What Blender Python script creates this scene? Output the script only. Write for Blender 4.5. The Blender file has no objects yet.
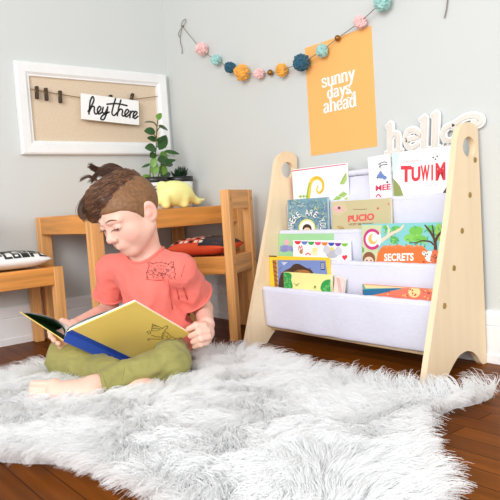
import bpy, bmesh, math, random
import numpy as np
from mathutils import Vector, Matrix, noise
from mathutils.bvhtree import BVHTree
from mathutils.kdtree import KDTree

random.seed(7); rng = np.random.default_rng(7)
SC = bpy.context.scene
COL = SC.collection
PI = math.pi

# ------------------------------------------------------------------ camera
FPX = 617.7229
YAW, PITCH, ROLL = 0.8868, 0.0714, -0.0655
CAM = np.array([-1.8506*0.8, -2.8738*0.8, 0.448])
_f = np.array([math.cos(PITCH)*math.cos(YAW), math.cos(PITCH)*math.sin(YAW), -math.sin(PITCH)])
_r0 = np.array([math.sin(YAW), -math.cos(YAW), 0.0]); _u0 = np.cross(_r0, _f)
FWD = _f
RGT = math.cos(ROLL)*_r0 + math.sin(ROLL)*_u0
UPV = -math.sin(ROLL)*_r0 + math.cos(ROLL)*_u0
cam_d = bpy.data.cameras.new('camera'); cam = bpy.data.objects.new('camera', cam_d); COL.objects.link(cam)
m = Matrix.Identity(4)
for i in range(3):
    m[i][0] = RGT[i]; m[i][1] = UPV[i]; m[i][2] = -FWD[i]; m[i][3] = CAM[i]
cam.matrix_world = m
cam_d.sensor_width = 36; cam_d.lens = 36*FPX/500; cam_d.clip_start = 0.02
SC.camera = cam

def V(px, py, d):            # a point of the place at distance d along the line of sight
    return CAM + FWD*d + RGT*((px-250)*d/FPX) + UPV*((250-py)*d/FPX)
def on_plane(px, py, p0, n):
    d = FWD*FPX + RGT*(px-250) + UPV*(250-py)
    n = np.array(n, float)
    return CAM + d*(((np.array(p0, float)-CAM) @ n)/(d @ n))
def on_floor(px, py, z=0.0): return on_plane(px, py, (0, 0, z), (0, 0, 1))

# ------------------------------------------------------------------ materials
def lin(c):
    return tuple(((v/255)/12.92 if v/255 <= 0.04045 else ((v/255+0.055)/1.055)**2.4) for v in c[:3]) + (1.0,)
def mat(name, rgb, rough=0.6, var=0.0, vscale=8.0, bump=0.0, bscale=60.0, sheen=0.0, metal=0.0, spec=0.5, sss=0.0, stretch=(1, 1, 1), trans=0.0):
    mt = bpy.data.materials.new(name); mt.use_nodes = True
    nt = mt.node_tree; b = nt.nodes['Principled BSDF']
    b.inputs['Base Color'].default_value = lin(rgb); b.inputs['Roughness'].default_value = rough
    b.inputs['Metallic'].default_value = metal
    b.inputs['Specular IOR Level'].default_value = spec
    if sheen: b.inputs['Sheen Weight'].default_value = sheen
    if sss:
        b.inputs['Subsurface Weight'].default_value = sss
        b.inputs['Subsurface Radius'].default_value = (0.012, 0.005, 0.003); b.inputs['Subsurface Scale'].default_value = 1.0
    tc = nt.nodes.new('ShaderNodeTexCoord'); mp = nt.nodes.new('ShaderNodeMapping')
    mp.inputs['Scale'].default_value = stretch
    nt.links.new(tc.outputs['Object'], mp.inputs['Vector'])
    if var:
        n = nt.nodes.new('ShaderNodeTexNoise'); n.inputs['Scale'].default_value = vscale; n.inputs['Detail'].default_value = 5
        nt.links.new(mp.outputs['Vector'], n.inputs['Vector'])
        cr = nt.nodes.new('ShaderNodeValToRGB')
        c = lin(rgb)
        cr.color_ramp.elements[0].position = 0.3; cr.color_ramp.elements[1].position = 0.7
        cr.color_ramp.elements[0].color = tuple(v*(1-var) for v in c[:3])+(1,)
        cr.color_ramp.elements[1].color = tuple(min(1, v*(1+var*0.6)) for v in c[:3])+(1,)
        nt.links.new(n.outputs['Fac'], cr.inputs['Fac']); nt.links.new(cr.outputs['Color'], b.inputs['Base Color'])
    if bump:
        n2 = nt.nodes.new('ShaderNodeTexNoise'); n2.inputs['Scale'].default_value = bscale; n2.inputs['Detail'].default_value = 4
        nt.links.new(mp.outputs['Vector'], n2.inputs['Vector'])
        bp = nt.nodes.new('ShaderNodeBump'); bp.inputs['Strength'].default_value = bump; bp.inputs['Distance'].default_value = 0.004
        nt.links.new(n2.outputs['Fac'], bp.inputs['Height']); nt.links.new(bp.outputs['Normal'], b.inputs['Normal'])
    return mt

def wood(name, rgb, axis, rough=0.45, var=0.28, fine=70):
    st = [fine, fine, fine]; st[axis] = fine*0.05
    return mat(name, rgb, rough=rough, var=var, vscale=1.0, stretch=tuple(st), bump=0.05, bscale=1.5)

MT = {}
PINE = (236, 174, 106)
for ax, nm in enumerate('xyz'):
    MT['pine_'+nm] = wood('pine_grain_'+nm, PINE, ax)
    MT['table_'+nm] = wood('table_pine_grain_'+nm, (228, 154, 74), ax)
MT['birch'] = wood('birch_ply', (241, 217, 180), 2, rough=0.45, var=0.05, fine=45)
MT['birch_y'] = wood('birch_dowel', (238, 210, 165), 1, rough=0.5, var=0.06, fine=45)
MT['wall'] = mat('wall_paint', (209, 212, 209), 0.75, bump=0.03, bscale=180)
MT['trimw'] = mat('white_trim_paint', (238, 239, 239), 0.4)
MT['framew'] = mat('white_frame_paint', (240, 241, 240), 0.45, var=0.03, vscale=20)
MT['burlap'] = mat('tan_linen', (222, 202, 176), 0.9, var=0.08, vscale=160, bump=0.25, bscale=400)
MT['twine'] = mat('jute_twine', (150, 122, 80), 0.9, var=0.2, vscale=300)
MT['pin'] = mat('dark_wood_pin', (70, 55, 38), 0.7, var=0.2, vscale=60)
MT['white'] = mat('white_card', (246, 246, 244), 0.6)
MT['black'] = mat('black_ink', (24, 22, 22), 0.6)
MT['fabric'] = mat('white_sling_canvas', (224, 224, 238), 0.85, var=0.02, vscale=40, bump=0.25, bscale=90)
MT['brass'] = mat('brass_bolt', (176, 142, 80), 0.3, metal=0.9)
MT['dark'] = mat('dark_hole', (70, 50, 30), 0.8)
MT['skin'] = mat('skin', (240, 193, 174), 0.5, var=0.05, vscale=25, sss=0.12, spec=0.35)
MT['lip'] = mat('lip_skin', (214, 128, 116), 0.45, sss=0.1)
MT['blush'] = mat('rosy_skin', (236, 170, 150), 0.5, sss=0.12, spec=0.35)
MT['shirt'] = mat('coral_jersey', (236, 120, 108), 0.9, var=0.06, vscale=30, bump=0.2, bscale=140, sheen=0.1)
MT['seam'] = mat('coral_seam', (205, 84, 74), 0.9)
MT['pants'] = mat('olive_cotton', (150, 144, 82), 0.9, var=0.12, vscale=22, bump=0.25, bscale=110, sheen=0.1)
MT['hair'] = mat('brown_hair', (88, 56, 38), 0.42, var=0.45, vscale=40)
MT['hairl'] = mat('light_brown_hair', (136, 94, 62), 0.4)
MT['fade'] = mat('short_side_hair', (136, 96, 62), 0.65, var=0.3, vscale=120)
MT['brow'] = mat('brow_hair', (120, 82, 56), 0.7)
MT['lash'] = mat('dark_lash', (52, 34, 28), 0.6)
MT['eye'] = mat('eye_white', (235, 232, 228), 0.2)
MT['iris'] = mat('iris', (60, 50, 50), 0.15)
MT['poster'] = mat('orange_poster_paper', (250, 184, 106), 0.7)
MT['beige'] = mat('pale_wood_letter', (228, 220, 210), 0.6, var=0.04, vscale=30)
MT['hellow'] = mat('white_letter_board', (244, 244, 243), 0.5)
MT['leaf'] = mat('leaf_green', (44, 86, 32), 0.3, var=0.45, vscale=25)
MT['leafl'] = mat('leaf_light_green', (104, 150, 48), 0.35, var=0.3, vscale=30)
MT['leafd'] = mat('succulent_green', (34, 62, 40), 0.45, var=0.3, vscale=60)
MT['stem'] = mat('plant_stem', (88, 92, 48), 0.6)
MT['soil'] = mat('soil', (48, 36, 28), 0.95, var=0.3, vscale=90)
MT['pot'] = mat('white_ceramic', (240, 240, 238), 0.3)
MT['potrim'] = mat('black_glaze', (28, 28, 28), 0.35)
MT['dino'] = mat('yellow_soft_plastic', (247, 247, 166), 0.45, sss=0.2)
MT['string'] = mat('grey_string', (140, 132, 122), 0.9)
POM = {k: mat('yarn_'+k, c, 0.95, var=0.22, vscale=55, sheen=0.3) for k, c in dict(
    pink=(246, 198, 194), mint=(160, 206, 200), navy=(30, 88, 112), mustard=(238, 172, 66)).items()}
MT['bead'] = mat('gold_bead', (150, 104, 48), 0.3, metal=0.7)
_fl = {}
def flat(rgb, rough=0.5):
    k = tuple(rgb)+(rough,)
    if k not in _fl: _fl[k] = mat('print_%d_%d_%d' % tuple(rgb), rgb, rough)
    return _fl[k]

# ------------------------------------------------------------------ scene helpers
def tag(o, label=None, cat=None, group=None, kind=None):
    if label: o['label'] = label
    if cat: o['category'] = cat
    if group: o['group'] = group
    if kind: o['kind'] = kind
    return o
def empty(name, loc, label, cat, rotz=0.0, matrix=None, group=None):
    o = bpy.data.objects.new(name, None); COL.objects.link(o); o.empty_display_size = 0.03
    if matrix is not None: o.matrix_world = matrix
    else: o.location = Vector([float(v) for v in loc]); o.rotation_euler = (0, 0, rotz)
    return tag(o, label, cat, group)
def link(name, me, mats, parent=None, smooth=False):
    o = bpy.data.objects.new(name, me); COL.objects.link(o)
    for mm in (mats if isinstance(mats, (list, tuple)) else [mats]): me.materials.append(mm)
    if parent is not None: o.parent = parent
    if smooth: me.polygons.foreach_set('use_smooth', [True]*len(me.polygons))
    me.update()
    return o
def obj(name, bm, mats, parent=None, smooth=False):
    me = bpy.data.meshes.new(name); bm.to_mesh(me); bm.free()
    return link(name, me, mats, parent, smooth)
def BM(): return bmesh.new()
def box(bm, lo, hi, bev=0.0, mi=0):
    b2 = BM()
    bmesh.ops.create_cube(b2, size=1)
    for v in b2.verts:
        v.co = Vector([lo[i]+(v.co[i]+0.5)*(hi[i]-lo[i]) for i in range(3)])
    if bev: bmesh.ops.bevel(b2, geom=b2.edges[:], offset=bev, segments=2, affect='EDGES', profile=0.5)
    merge(bm, b2, mi)
def merge(bm, b2, mi=0):
    mp = {}
    for v in b2.verts: mp[v] = bm.verts.new(v.co)
    for f in b2.faces:
        try:
            nf = bm.faces.new([mp[v] for v in f.verts]); nf.material_index = mi if mi is not None else f.material_index; nf.smooth = f.smooth
        except ValueError: pass
    b2.free()
def tube(bm, pts, rad, seg=8, cap=True, mi=0, smooth=True):
    pts = [Vector([float(c) for c in p]) for p in pts]
    n = len(pts)
    rads = rad if isinstance(rad, (list, tuple)) else [rad]*n
    rings = []; prev = None
    for i, p in enumerate(pts):
        t = (pts[min(i+1, n-1)]-pts[max(i-1, 0)])
        if t.length < 1e-9: t = Vector((0, 0, 1))
        t.normalize()
        if prev is None:
            a = Vector((0, 0, 1)) if abs(t.z) < 0.9 else Vector((1, 0, 0))
            x = t.cross(a).normalized()
        else:
            x = (prev-t*prev.dot(t)).normalized()
        prev = x; y = t.cross(x)
        rings.append([bm.verts.new(p+(x*math.cos(2*PI*k/seg)+y*math.sin(2*PI*k/seg))*rads[i]) for k in range(seg)])
    for i in range(n-1):
        for k in range(seg):
            f = bm.faces.new([rings[i][k], rings[i][(k+1) % seg], rings[i+1][(k+1) % seg], rings[i+1][k]]); f.smooth = smooth; f.material_index = mi
    if cap:
        f = bm.faces.new(rings[0][::-1]); f.material_index = mi
        f = bm.faces.new(rings[-1]); f.material_index = mi
def lathe(bm, prof, c=(0, 0, 0), seg=32, mi=0):
    rings = []
    for r, z in prof:
        rings.append([bm.verts.new((c[0]+r*math.cos(2*PI*k/seg), c[1]+r*math.sin(2*PI*k/seg), c[2]+z)) for k in range(seg)])
    for i in range(len(prof)-1):
        for k in range(seg):
            f = bm.faces.new([rings[i][k], rings[i][(k+1) % seg], rings[i+1][(k+1) % seg], rings[i+1][k]]); f.smooth = True; f.material_index = mi
    f = bm.faces.new(rings[0][::-1]); f.material_index = mi
    f = bm.faces.new(rings[-1]); f.material_index = mi
def prism(bm, poly, to3, depth_vec, mi=0):
    """extrude a closed 2D outline (mapped by to3) along depth_vec"""
    a = [bm.verts.new(Vector(to3(*p))) for p in poly]
    b = [bm.verts.new(Vector(to3(*p))+Vector(depth_vec)) for p in poly]
    n = len(poly)
    fs = [bm.faces.new(a), bm.faces.new(b[::-1])]
    for i in range(n): fs.append(bm.faces.new([a[(i+1) % n], a[i], b[i], b[(i+1) % n]]))
    for f in fs: f.material_index = mi
    return fs
def catmull(P, n=6, closed=False):
    P = [np.array(p, float) for p in P]; out = []
    N = len(P)
    rngi = range(N if closed else N-1)
    for i in rngi:
        if closed: p0, p1, p2, p3 = P[(i-1) % N], P[i], P[(i+1) % N], P[(i+2) % N]
        else: p0, p1, p2, p3 = P[max(i-1, 0)], P[i], P[i+1], P[min(i+2, N-1)]
        for k in range(n):
            t = k/n
            out.append(0.5*((2*p1)+(-p0+p2)*t+(2*p0-5*p1+4*p2-p3)*t*t+(-p0+3*p1-3*p2+p3)*t**3))
    if not closed: out.append(P[-1])
    return out
# flat drawing in a local xy plane (z = layer height)
class Art:
    def __init__(self, px=None): self.v = []; self.f = []; self.mi = []; self.mats = []; self.px = px; self.z = 0.0003; self.dz = 0.000012
    def m(self, mm):
        if mm not in self.mats: self.mats.append(mm)
        return self.mats.index(mm)
    def conv(self, pts): return [self.px(*p) for p in pts] if self.px else [tuple(p) for p in pts]
    def poly(self, pts, mm, local=False):
        pts = [tuple(p) for p in pts] if local else self.conv(pts)
        b = len(self.v); self.z += self.dz
        self.v += [(p[0], p[1], self.z) for p in pts]
        a2 = sum(pts[i][0]*pts[(i+1) % len(pts)][1]-pts[(i+1) % len(pts)][0]*pts[i][1] for i in range(len(pts)))
        idx = list(range(b, b+len(pts)))
        self.f.append(idx if a2 > 0 else idx[::-1]); self.mi.append(self.m(mm))
    def disc(self, c, r, mm, ry=None, n=20, a0=0, a1=2*PI):
        ry = r if ry is None else ry
        self.poly([(c[0]+r*math.cos(a0+(a1-a0)*k/n), c[1]+ry*math.sin(a0+(a1-a0)*k/n)) for k in range(n+(a1-a0 < 6.28))], mm)
    def stroke(self, pts, w, mm, smooth=True, calli=None, n=6):
        pts = self.conv(pts)
        if smooth and len(pts) > 2: pts = catmull(pts, n)
        pts = [np.array(p[:2], float) for p in pts]
        L = []; R = []; N = len(pts)
        for i, p in enumerate(pts):
            t = pts[min(i+1, N-1)]-pts[max(i-1, 0)]; t = t/(np.linalg.norm(t)+1e-12); nn = np.array([-t[1], t[0]])
            ww = w[0]+(w[1]-w[0])*i/(N-1) if isinstance(w, tuple) else w
            if calli: ww = ww*(calli+(1-calli)*abs(t[1])**1.3)
            L.append(p+nn*ww/2); R.append(p-nn*ww/2)
        self.z += self.dz
        b = len(self.v); k = self.m(mm)
        for l, r in zip(L, R): self.v += [(l[0], l[1], self.z), (r[0], r[1], self.z)]
        for i in range(N-1):
            self.f.append([b+2*i, b+2*i+1, b+2*i+3, b+2*i+2]); self.mi.append(k)
        if not calli:
            for e in (0, N-1):
                ww = (w[0] if e == 0 else w[1]) if isinstance(w, tuple) else w
                b = len(self.v)
                self.v += [(pts[e][0]+ww/2*math.cos(q*PI/4), pts[e][1]+ww/2*math.sin(q*PI/4), self.z+0.00001) for q in range(8)]
                self.f.append(list(range(b, b+8))); self.mi.append(k)
    def raw(self, verts2, faces, mm):
        b = len(self.v); self.z += self.dz; k = self.m(mm)
        self.v += [(p[0], p[1], self.z) for p in verts2]
        for f in faces: self.f.append([b+i for i in f]); self.mi.append(k)
    def build(self, name, parent, label=None):
        me = bpy.data.meshes.new(name); me.from_pydata(self.v, [], self.f)
        o = link(name, me, self.mats, parent)
        me.polygons.foreach_set('material_index', self.mi)
        if label: o['label'] = label
        return o

def text2d(s, size=1.0, bold=0.0):
    cu = bpy.data.curves.new('t', 'FONT'); cu.body = s; cu.size = size; cu.offset = bold*size; cu.resolution_u = 3
    o = bpy.data.objects.new('t', cu); COL.objects.link(o)
    dg = bpy.context.evaluated_depsgraph_get(); me = o.evaluated_get(dg).to_mesh()
    vs = [(v.co.x, v.co.y) for v in me.vertices]; fs = [list(p.vertices) for p in me.polygons]
    o.evaluated_get(dg).to_mesh_clear(); bpy.data.objects.remove(o); bpy.data.curves.remove(cu)
    x0 = min(v[0] for v in vs); x1 = max(v[0] for v in vs); y0 = min(v[1] for v in vs); y1 = max(v[1] for v in vs)
    return [((v[0]-x0)/(x1-x0), (v[1]-y0)/(y1-y0)) for v in vs], fs, (x1-x0)/(y1-y0)
def put_text(art, s, quad, mm, bold=0.02, local=False):
    """quad: bottom-left, bottom-right, top-left corners of the lettering"""
    vs, fs, _ = text2d(s, 1.0, bold)
    q = [np.array(p, float) for p in (quad if local else art.conv(quad))]
    art.raw([tuple(q[0][:2]+(q[1]-q[0])[:2]*u+(q[2]-q[0])[:2]*v) for u, v in vs], fs, mm)

# serif lower-case letters drawn as pen strokes (x-height 1)
def ell(cx, cy, rx, ry, n=16): return [(cx+rx*math.cos(2*PI*k/n+PI/2), cy+ry*math.sin(2*PI*k/n+PI/2)) for k in range(n+1)]
_arch = [(.16, .72), (.3, .93), (.48, .99), (.66, .86), (.7, .6), (.7, .02)]
GL = {
 's': ([[(.62, .74), (.5, .95), (.3, .98), (.14, .84), (.18, .64), (.4, .5), (.62, .36), (.66, .18), (.5, .02), (.28, .02), (.1, .24)]], [], .8),
 'u': ([[(.16, .98), (.16, .35), (.22, .1), (.4, .01), (.58, .1), (.68, .3)], [(.7, .98), (.7, .02)]], [(-.02, .97, .18), (.52, .97, .2), (.68, .02, .22)], .92),
 'n': ([[(.16, .98), (.16, .02)], _arch], [(-.02, .97, .2), (0, .02, .33), (.54, .02, .33)], .92),
 'y': ([[(.14, .98), (.42, .08)], [(.72, .98), (.42, .05), (.26, -.4), (.06, -.46)]], [(0, .97, .3), (.58, .97, .28)], .8),
 'd': ([ell(.38, .48, .28, .48), [(.7, 1.6), (.7, .02)]], [(.52, 1.58, .2), (.7, .02, .2)], .92),
 'a': ([[(.14, .76), (.22, .94), (.4, .99), (.58, .88), (.62, .65), (.62, .2), (.78, .02)], [(.62, .56), (.36, .54), (.13, .36), (.14, .12), (.34, .0), (.6, .22)]], [], .86),
 'h': ([[(.16, 1.6), (.16, .02)], _arch], [(-.02, 1.58, .2), (0, .02, .33), (.54, .02, .33)], .92),
 'e': ([[(.14, .54), (.64, .54), (.62, .82), (.4, .99), (.16, .82), (.1, .48), (.2, .12), (.42, .0), (.66, .2)]], [], .78),
 'l': ([[(.2, 1.6), (.2, .02)]], [(.02, 1.58, .2), (.02, .02, .38)], .46),
 'o': ([ell(.4, .5, .3, .49)], [], .84),
 ' ': ([], [], .5)}
def serif_word(art, s, org, ux, uy, mm, w=.25, calli=.42, extra=0.0):
    x = 0.0
    org = np.array(org, float); ux = np.array(ux, float); uy = np.array(uy, float)
    sc = np.linalg.norm(ux)
    old = art.px; art.px = None
    for ch in s:
        st, sr, adv = GL[ch]
        for k in st:
            pts = [tuple(org+ux*(x+p[0])+uy*p[1]) for p in k]
            if extra: pts = [np.array(p) for p in pts]
            art.stroke(pts, (w+extra)*sc, mm, smooth=len(k) > 2, calli=(calli if not extra else max(calli, .8)), n=4)
        for (sx, sy, sl) in sr:
            t = .1+extra
            P = [(x+sx-extra/2, sy-t/2), (x+sx+sl+extra/2, sy-t/2), (x+sx+sl+extra/2, sy+t/2), (x+sx-extra/2, sy+t/2)]
            art.poly([tuple(org+ux*a+uy*b) for a, b in P], mm, local=True)
        x += adv
    art.px = old
    return x
def word_len(s): return sum(GL[c][2] for c in s)

# ------------------------------------------------------------------ soft volumes -> mesh
class Field:
    def __init__(s, lo, hi, h):
        s.h = h; s.lo = np.array(lo, float); s.n = np.ceil((np.array(hi)-s.lo)/h).astype(int)+1
        s.f = np.full(tuple(s.n), 0.2, np.float32)
    def win(s, lo, hi):
        a = np.clip(np.floor((np.array(lo)-s.lo)/s.h).astype(int), 0, s.n); b = np.clip(np.ceil((np.array(hi)-s.lo)/s.h).astype(int)+1, 0, s.n)
        if (b <= a).any(): return None, None
        ax = [s.lo[i]+s.h*np.arange(a[i], b[i]) for i in range(3)]
        g = np.stack(np.meshgrid(*ax, indexing='ij'), -1).astype(np.float32)
        return tuple(slice(a[i], b[i]) for i in range(3)), g
    def add(s, prim, k=0.01, sub=False, inter=False):
        fn, lo, hi = prim; pad = k+3*s.h
        sl, g = s.win(lo-pad, hi+pad)
        if sl is None: return
        d = fn(g); c = s.f[sl]
        if sub: d = -d
        if sub:
            hh = np.maximum(k-np.abs(c-d), 0)/max(k, 1e-6); s.f[sl] = np.maximum(c, d)+hh*hh*k*0.25
        else:
            hh = np.maximum(k-np.abs(c-d), 0)/max(k, 1e-6); s.f[sl] = np.minimum(c, d)-hh*hh*k*0.25
    def grid(s):
        return s.win(s.lo, s.lo+s.h*(s.n-1))[1]
    def mesh(s):
        F = s.f; ins = F < 0
        c = sum(ins[i:F.shape[0]-1+i, j:F.shape[1]-1+j, k:F.shape[2]-1+k].astype(np.int8) for i in (0, 1) for j in (0, 1) for k in (0, 1))
        act = (c > 0) & (c < 8); idx = np.full(act.shape, -1, np.int64)
        I = np.stack(np.nonzero(act), 1); idx[act] = np.arange(len(I))
        acc = np.zeros((len(I), 3)); cnt = np.zeros(len(I))
        cs = [(i, j, k) for i in (0, 1) for j in (0, 1) for k in (0, 1)]
        for a in cs:
            for ax in range(3):
                if a[ax]: continue
                b = list(a); b[ax] = 1
                fa = F[I[:, 0]+a[0], I[:, 1]+a[1], I[:, 2]+a[2]]; fb = F[I[:, 0]+b[0], I[:, 1]+b[1], I[:, 2]+b[2]]
                mk = (fa < 0) != (fb < 0)
                t = fa[mk]/(fa[mk]-fb[mk]); p = np.tile(np.array(a, float), (mk.sum(), 1)); p[:, ax] += t
                acc[mk] += p; cnt[mk] += 1
        verts = (I+acc/cnt[:, None])*s.h+s.lo
        quads = []
        for ax in range(3):
            o1, o2 = (ax+1) % 3, (ax+2) % 3
            sa = [slice(1, -1)]*3; sb = [slice(1, -1)]*3
            sa[ax] = slice(0, -1); sb[ax] = slice(1, None)
            A = ins[tuple(sa)]; B = ins[tuple(sb)]
            P = np.stack(np.nonzero(A != B), 1)
            if not len(P): continue
            low = A[tuple(P.T)]
            base = P.copy(); base[:, o1] += 1; base[:, o2] += 1
            def cell(d1, d2):
                q = base.copy(); q[:, o1] += d1; q[:, o2] += d2
                return idx[tuple(q.T)]
            q = np.stack([cell(-1, -1), cell(0, -1), cell(0, 0), cell(-1, 0)], 1)
            q[~low] = q[~low][:, ::-1]
            quads.append(q)
        quads = np.concatenate(quads)
        return verts, quads[(quads >= 0).all(1)]
def cone(a, b, ra, rb):
    a = np.array(a, float); b = np.array(b, float); ab = b-a; L2 = float(ab@ab)+1e-12
    R = max(ra, rb)
    def fn(g):
        t = np.clip(((g-a)@ab)/L2, 0, 1)
        return np.linalg.norm(g-a-t[..., None]*ab, axis=-1)-(ra+(rb-ra)*t)
    return fn, np.minimum(a, b)-R, np.maximum(a, b)+R
def ball(c, r): return cone(c, c, r, r)
def ellip(c, r, ax=None):
    c = np.array(c, float); r = np.array(r, float); A = np.eye(3) if ax is None else np.array(ax, float)   # rows = axes
    def fn(g):
        q = (g-c)@A.T
        k0 = np.linalg.norm(q/r, axis=-1); k1 = np.linalg.norm(q/(r*r), axis=-1)+1e-9
        return k0*(k0-1)/k1
    R = r.max()
    return fn, c-R, c+R
def halfspace(p, n):
    p = np.array(p, float); n = np.array(n, float)/np.linalg.norm(n)
    return lambda g: (g-p)@n
def field_obj(fld, name, mats, parent, root_loc):
    v, q = fld.mesh()
    me = bpy.data.meshes.new(name)
    me.from_pydata((v-np.array(root_loc)).tolist(), [], q.tolist())
    o = link(name, me, mats, parent, smooth=True)
    return o, v, q
# ------------------------------------------------------------------ room
def struct(name, bm, mm): return tag(obj(name, bm, mm), kind='structure')
fm = bpy.data.materials.new('dark_walnut_planks'); fm.use_nodes = True
nt = fm.node_tree; b = nt.nodes['Principled BSDF']; b.inputs['Roughness'].default_value = 0.38; b.inputs['Specular IOR Level'].default_value = 0.05
tc = nt.nodes.new('ShaderNodeTexCoord')
mp = nt.nodes.new('ShaderNodeMapping'); mp.inputs['Rotation'].default_value = (0, 0, PI/2); nt.links.new(tc.outputs['Object'], mp.inputs['Vector'])
br = nt.nodes.new('ShaderNodeTexBrick'); br.inputs['Scale'].default_value = 1; br.inputs['Brick Width'].default_value = 1.1; br.inputs['Row Height'].default_value = 0.05
br.inputs['Mortar Size'].default_value = 0.0012; br.inputs['Color1'].default_value = lin((130, 70, 12)); br.inputs['Color2'].default_value = lin((104, 54, 12)); br.inputs['Mortar'].default_value = lin((58, 30, 10))
nt.links.new(mp.outputs['Vector'], br.inputs['Vector'])
mp2 = nt.nodes.new('ShaderNodeMapping'); mp2.inputs['Scale'].default_value = (45, 3, 1); nt.links.new(tc.outputs['Object'], mp2.inputs['Vector'])
nz = nt.nodes.new('ShaderNodeTexNoise'); nz.inputs['Scale'].default_value = 1; nz.inputs['Detail'].default_value = 6; nt.links.new(mp2.outputs['Vector'], nz.inputs['Vector'])
mx = nt.nodes.new('ShaderNodeMix'); mx.data_type = 'RGBA'; mx.blend_type = 'MULTIPLY'; mx.inputs['Factor'].default_value = 0.7
cr = nt.nodes.new('ShaderNodeValToRGB'); cr.color_ramp.elements[0].color = (.45, .42, .4, 1); cr.color_ramp.elements[1].color = (1.3, 1.25, 1.2, 1); cr.color_ramp.elements[0].position = .3; cr.color_ramp.elements[1].position = .7
nt.links.new(nz.outputs['Fac'], cr.inputs['Fac']); nt.links.new(br.outputs['Color'], mx.inputs['A']); nt.links.new(cr.outputs['Color'], mx.inputs['B'])
nt.links.new(mx.outputs['Result'], b.inputs['Base Color'])

bm = BM(); box(bm, (-3.4, -3.6, -0.05), (0.1, 0.1, 0)); struct('floor', bm, fm)
bm = BM(); box(bm, (-3.4, 0, 0), (0.1, 0.1, 2.4)); struct('wall_left', bm, MT['wall'])
bm = BM(); box(bm, (0, -3.6, 0), (0.1, 0, 2.4)); struct('wall_right', bm, MT['wall'])
prof = [(0, 0), (.016, 0), (.016, .022), (.0115, .026), (.0115, .094), (.0095, .097), (.0115, .1), (.0115, .128), (.006, .137), (0, .138)]
bm = BM(); prism(bm, prof, lambda a, z: (-3.4, -a, z), (3.4-.0165, 0, 0)); struct('baseboard_left', bm, MT['trimw'])
bm = BM(); prism(bm, prof, lambda a, z: (-a, -3.6, z), (0, 3.6, 0)); struct('baseboard_right', bm, MT['trimw'])

# ------------------------------------------------------------------ child's table
tx0, tx1, ty0, ty1, tz = -.640, -.012, -.49, -.02, .456
t = empty('child_table', ((tx0+tx1)/2, (ty0+ty1)/2, 0), 'low honey-coloured wooden table in the corner behind the boy, plants on top', 'table')
T0 = Vector(((tx0+tx1)/2, (ty0+ty1)/2, 0))
def tb(bm, lo, hi, bev=.002): box(bm, Vector(lo)-T0, Vector(hi)-T0, bev)
lw = .042
bm = BM(); tb(bm, (tx0+.012, ty0+.012, tz-.018), (tx1-.012, ty1-.012, tz-.002)); obj('tabletop', bm, MT['table_x'], t)
for (x, y) in ((tx0, ty0), (tx1-lw, ty0), (tx0, ty1-lw), (tx1-lw, ty1-lw)):
    bm = BM(); tb(bm, (x, y, 0), (x+lw, y+lw, tz), .003); obj('leg', bm, MT['pine_z'], t)
for y in (ty0+.003, ty1-.023):
    bm = BM(); tb(bm, (tx0+lw, y, tz-.064), (tx1-lw, y+.02, tz)); obj('apron', bm, MT['table_x'], t)
for x in (tx0+.003, tx1-.023):
    bm = BM(); tb(bm, (x, ty0+lw, tz-.064), (x+.02, ty1-lw, tz)); obj('apron', bm, MT['table_y'], t)

# ------------------------------------------------------------------ chairs (local: back at y=0, seat to +y)
def make_chair(name, loc, rotz, w, dp, label, front_legs=True):
    c = empty(name, loc, label, 'chair', rotz, group='wooden child chairs at the table')
    p = .034; sz = .286; H = .506
    for x in (0, w-p):
        bm = BM(); box(bm, (x, 0, 0), (x+p, .03, H), .003); obj('back_post', bm, MT['pine_z'], c)
        bm = BM(); box(bm, (x, dp-p, 0), (x+p, dp, sz), .003); obj('leg', bm, MT['pine_z'], c)
    bm = BM(); box(bm, (p, .005, H-.065), (w-p, .025, H), .002); obj('top_rail', bm, MT['pine_x'], c)
    bm = BM(); box(bm, (p, .005, sz-.062), (w-p, .025, sz), .002); obj('back_rail', bm, MT['pine_x'], c)
    for x in (.004, w-.024):
        bm = BM(); box(bm, (x, .03, sz-.06), (x+.02, dp-p, sz), .002); obj('side_apron', bm, MT['table_y'], c)
    bm = BM(); box(bm, (p, dp-.024, sz-.06), (w-p, dp-.004, sz), .002); obj('front_apron', bm, MT['table_x'], c)
    bm = BM(); box(bm, (.02, .025, sz-.016), (w-.02, dp-.024, sz-.004), .001); obj('seat', bm, MT['pine_y'], c)
    for x in (.017, w-.017):
        for z in (H-.032, sz-.03):
            bm = BM(); tube(bm, [(x, .0005, z), (x, -.0012, z)], .0045, 10); obj('screw', bm, MT['brass'], c)
    return c
CH_A = math.atan2(.497, .868)
make_chair('child_chair', (-.243-.002, -.671-.019, 0), CH_A, .225, .27, 'wooden child chair tucked under the table, its open back turned towards the bookshelf')
make_chair('child_chair', (-.945, -.021, 0), -PI/2, .262, .29, 'wooden child chair at the left edge, holding a black-and-white cushion')

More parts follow.
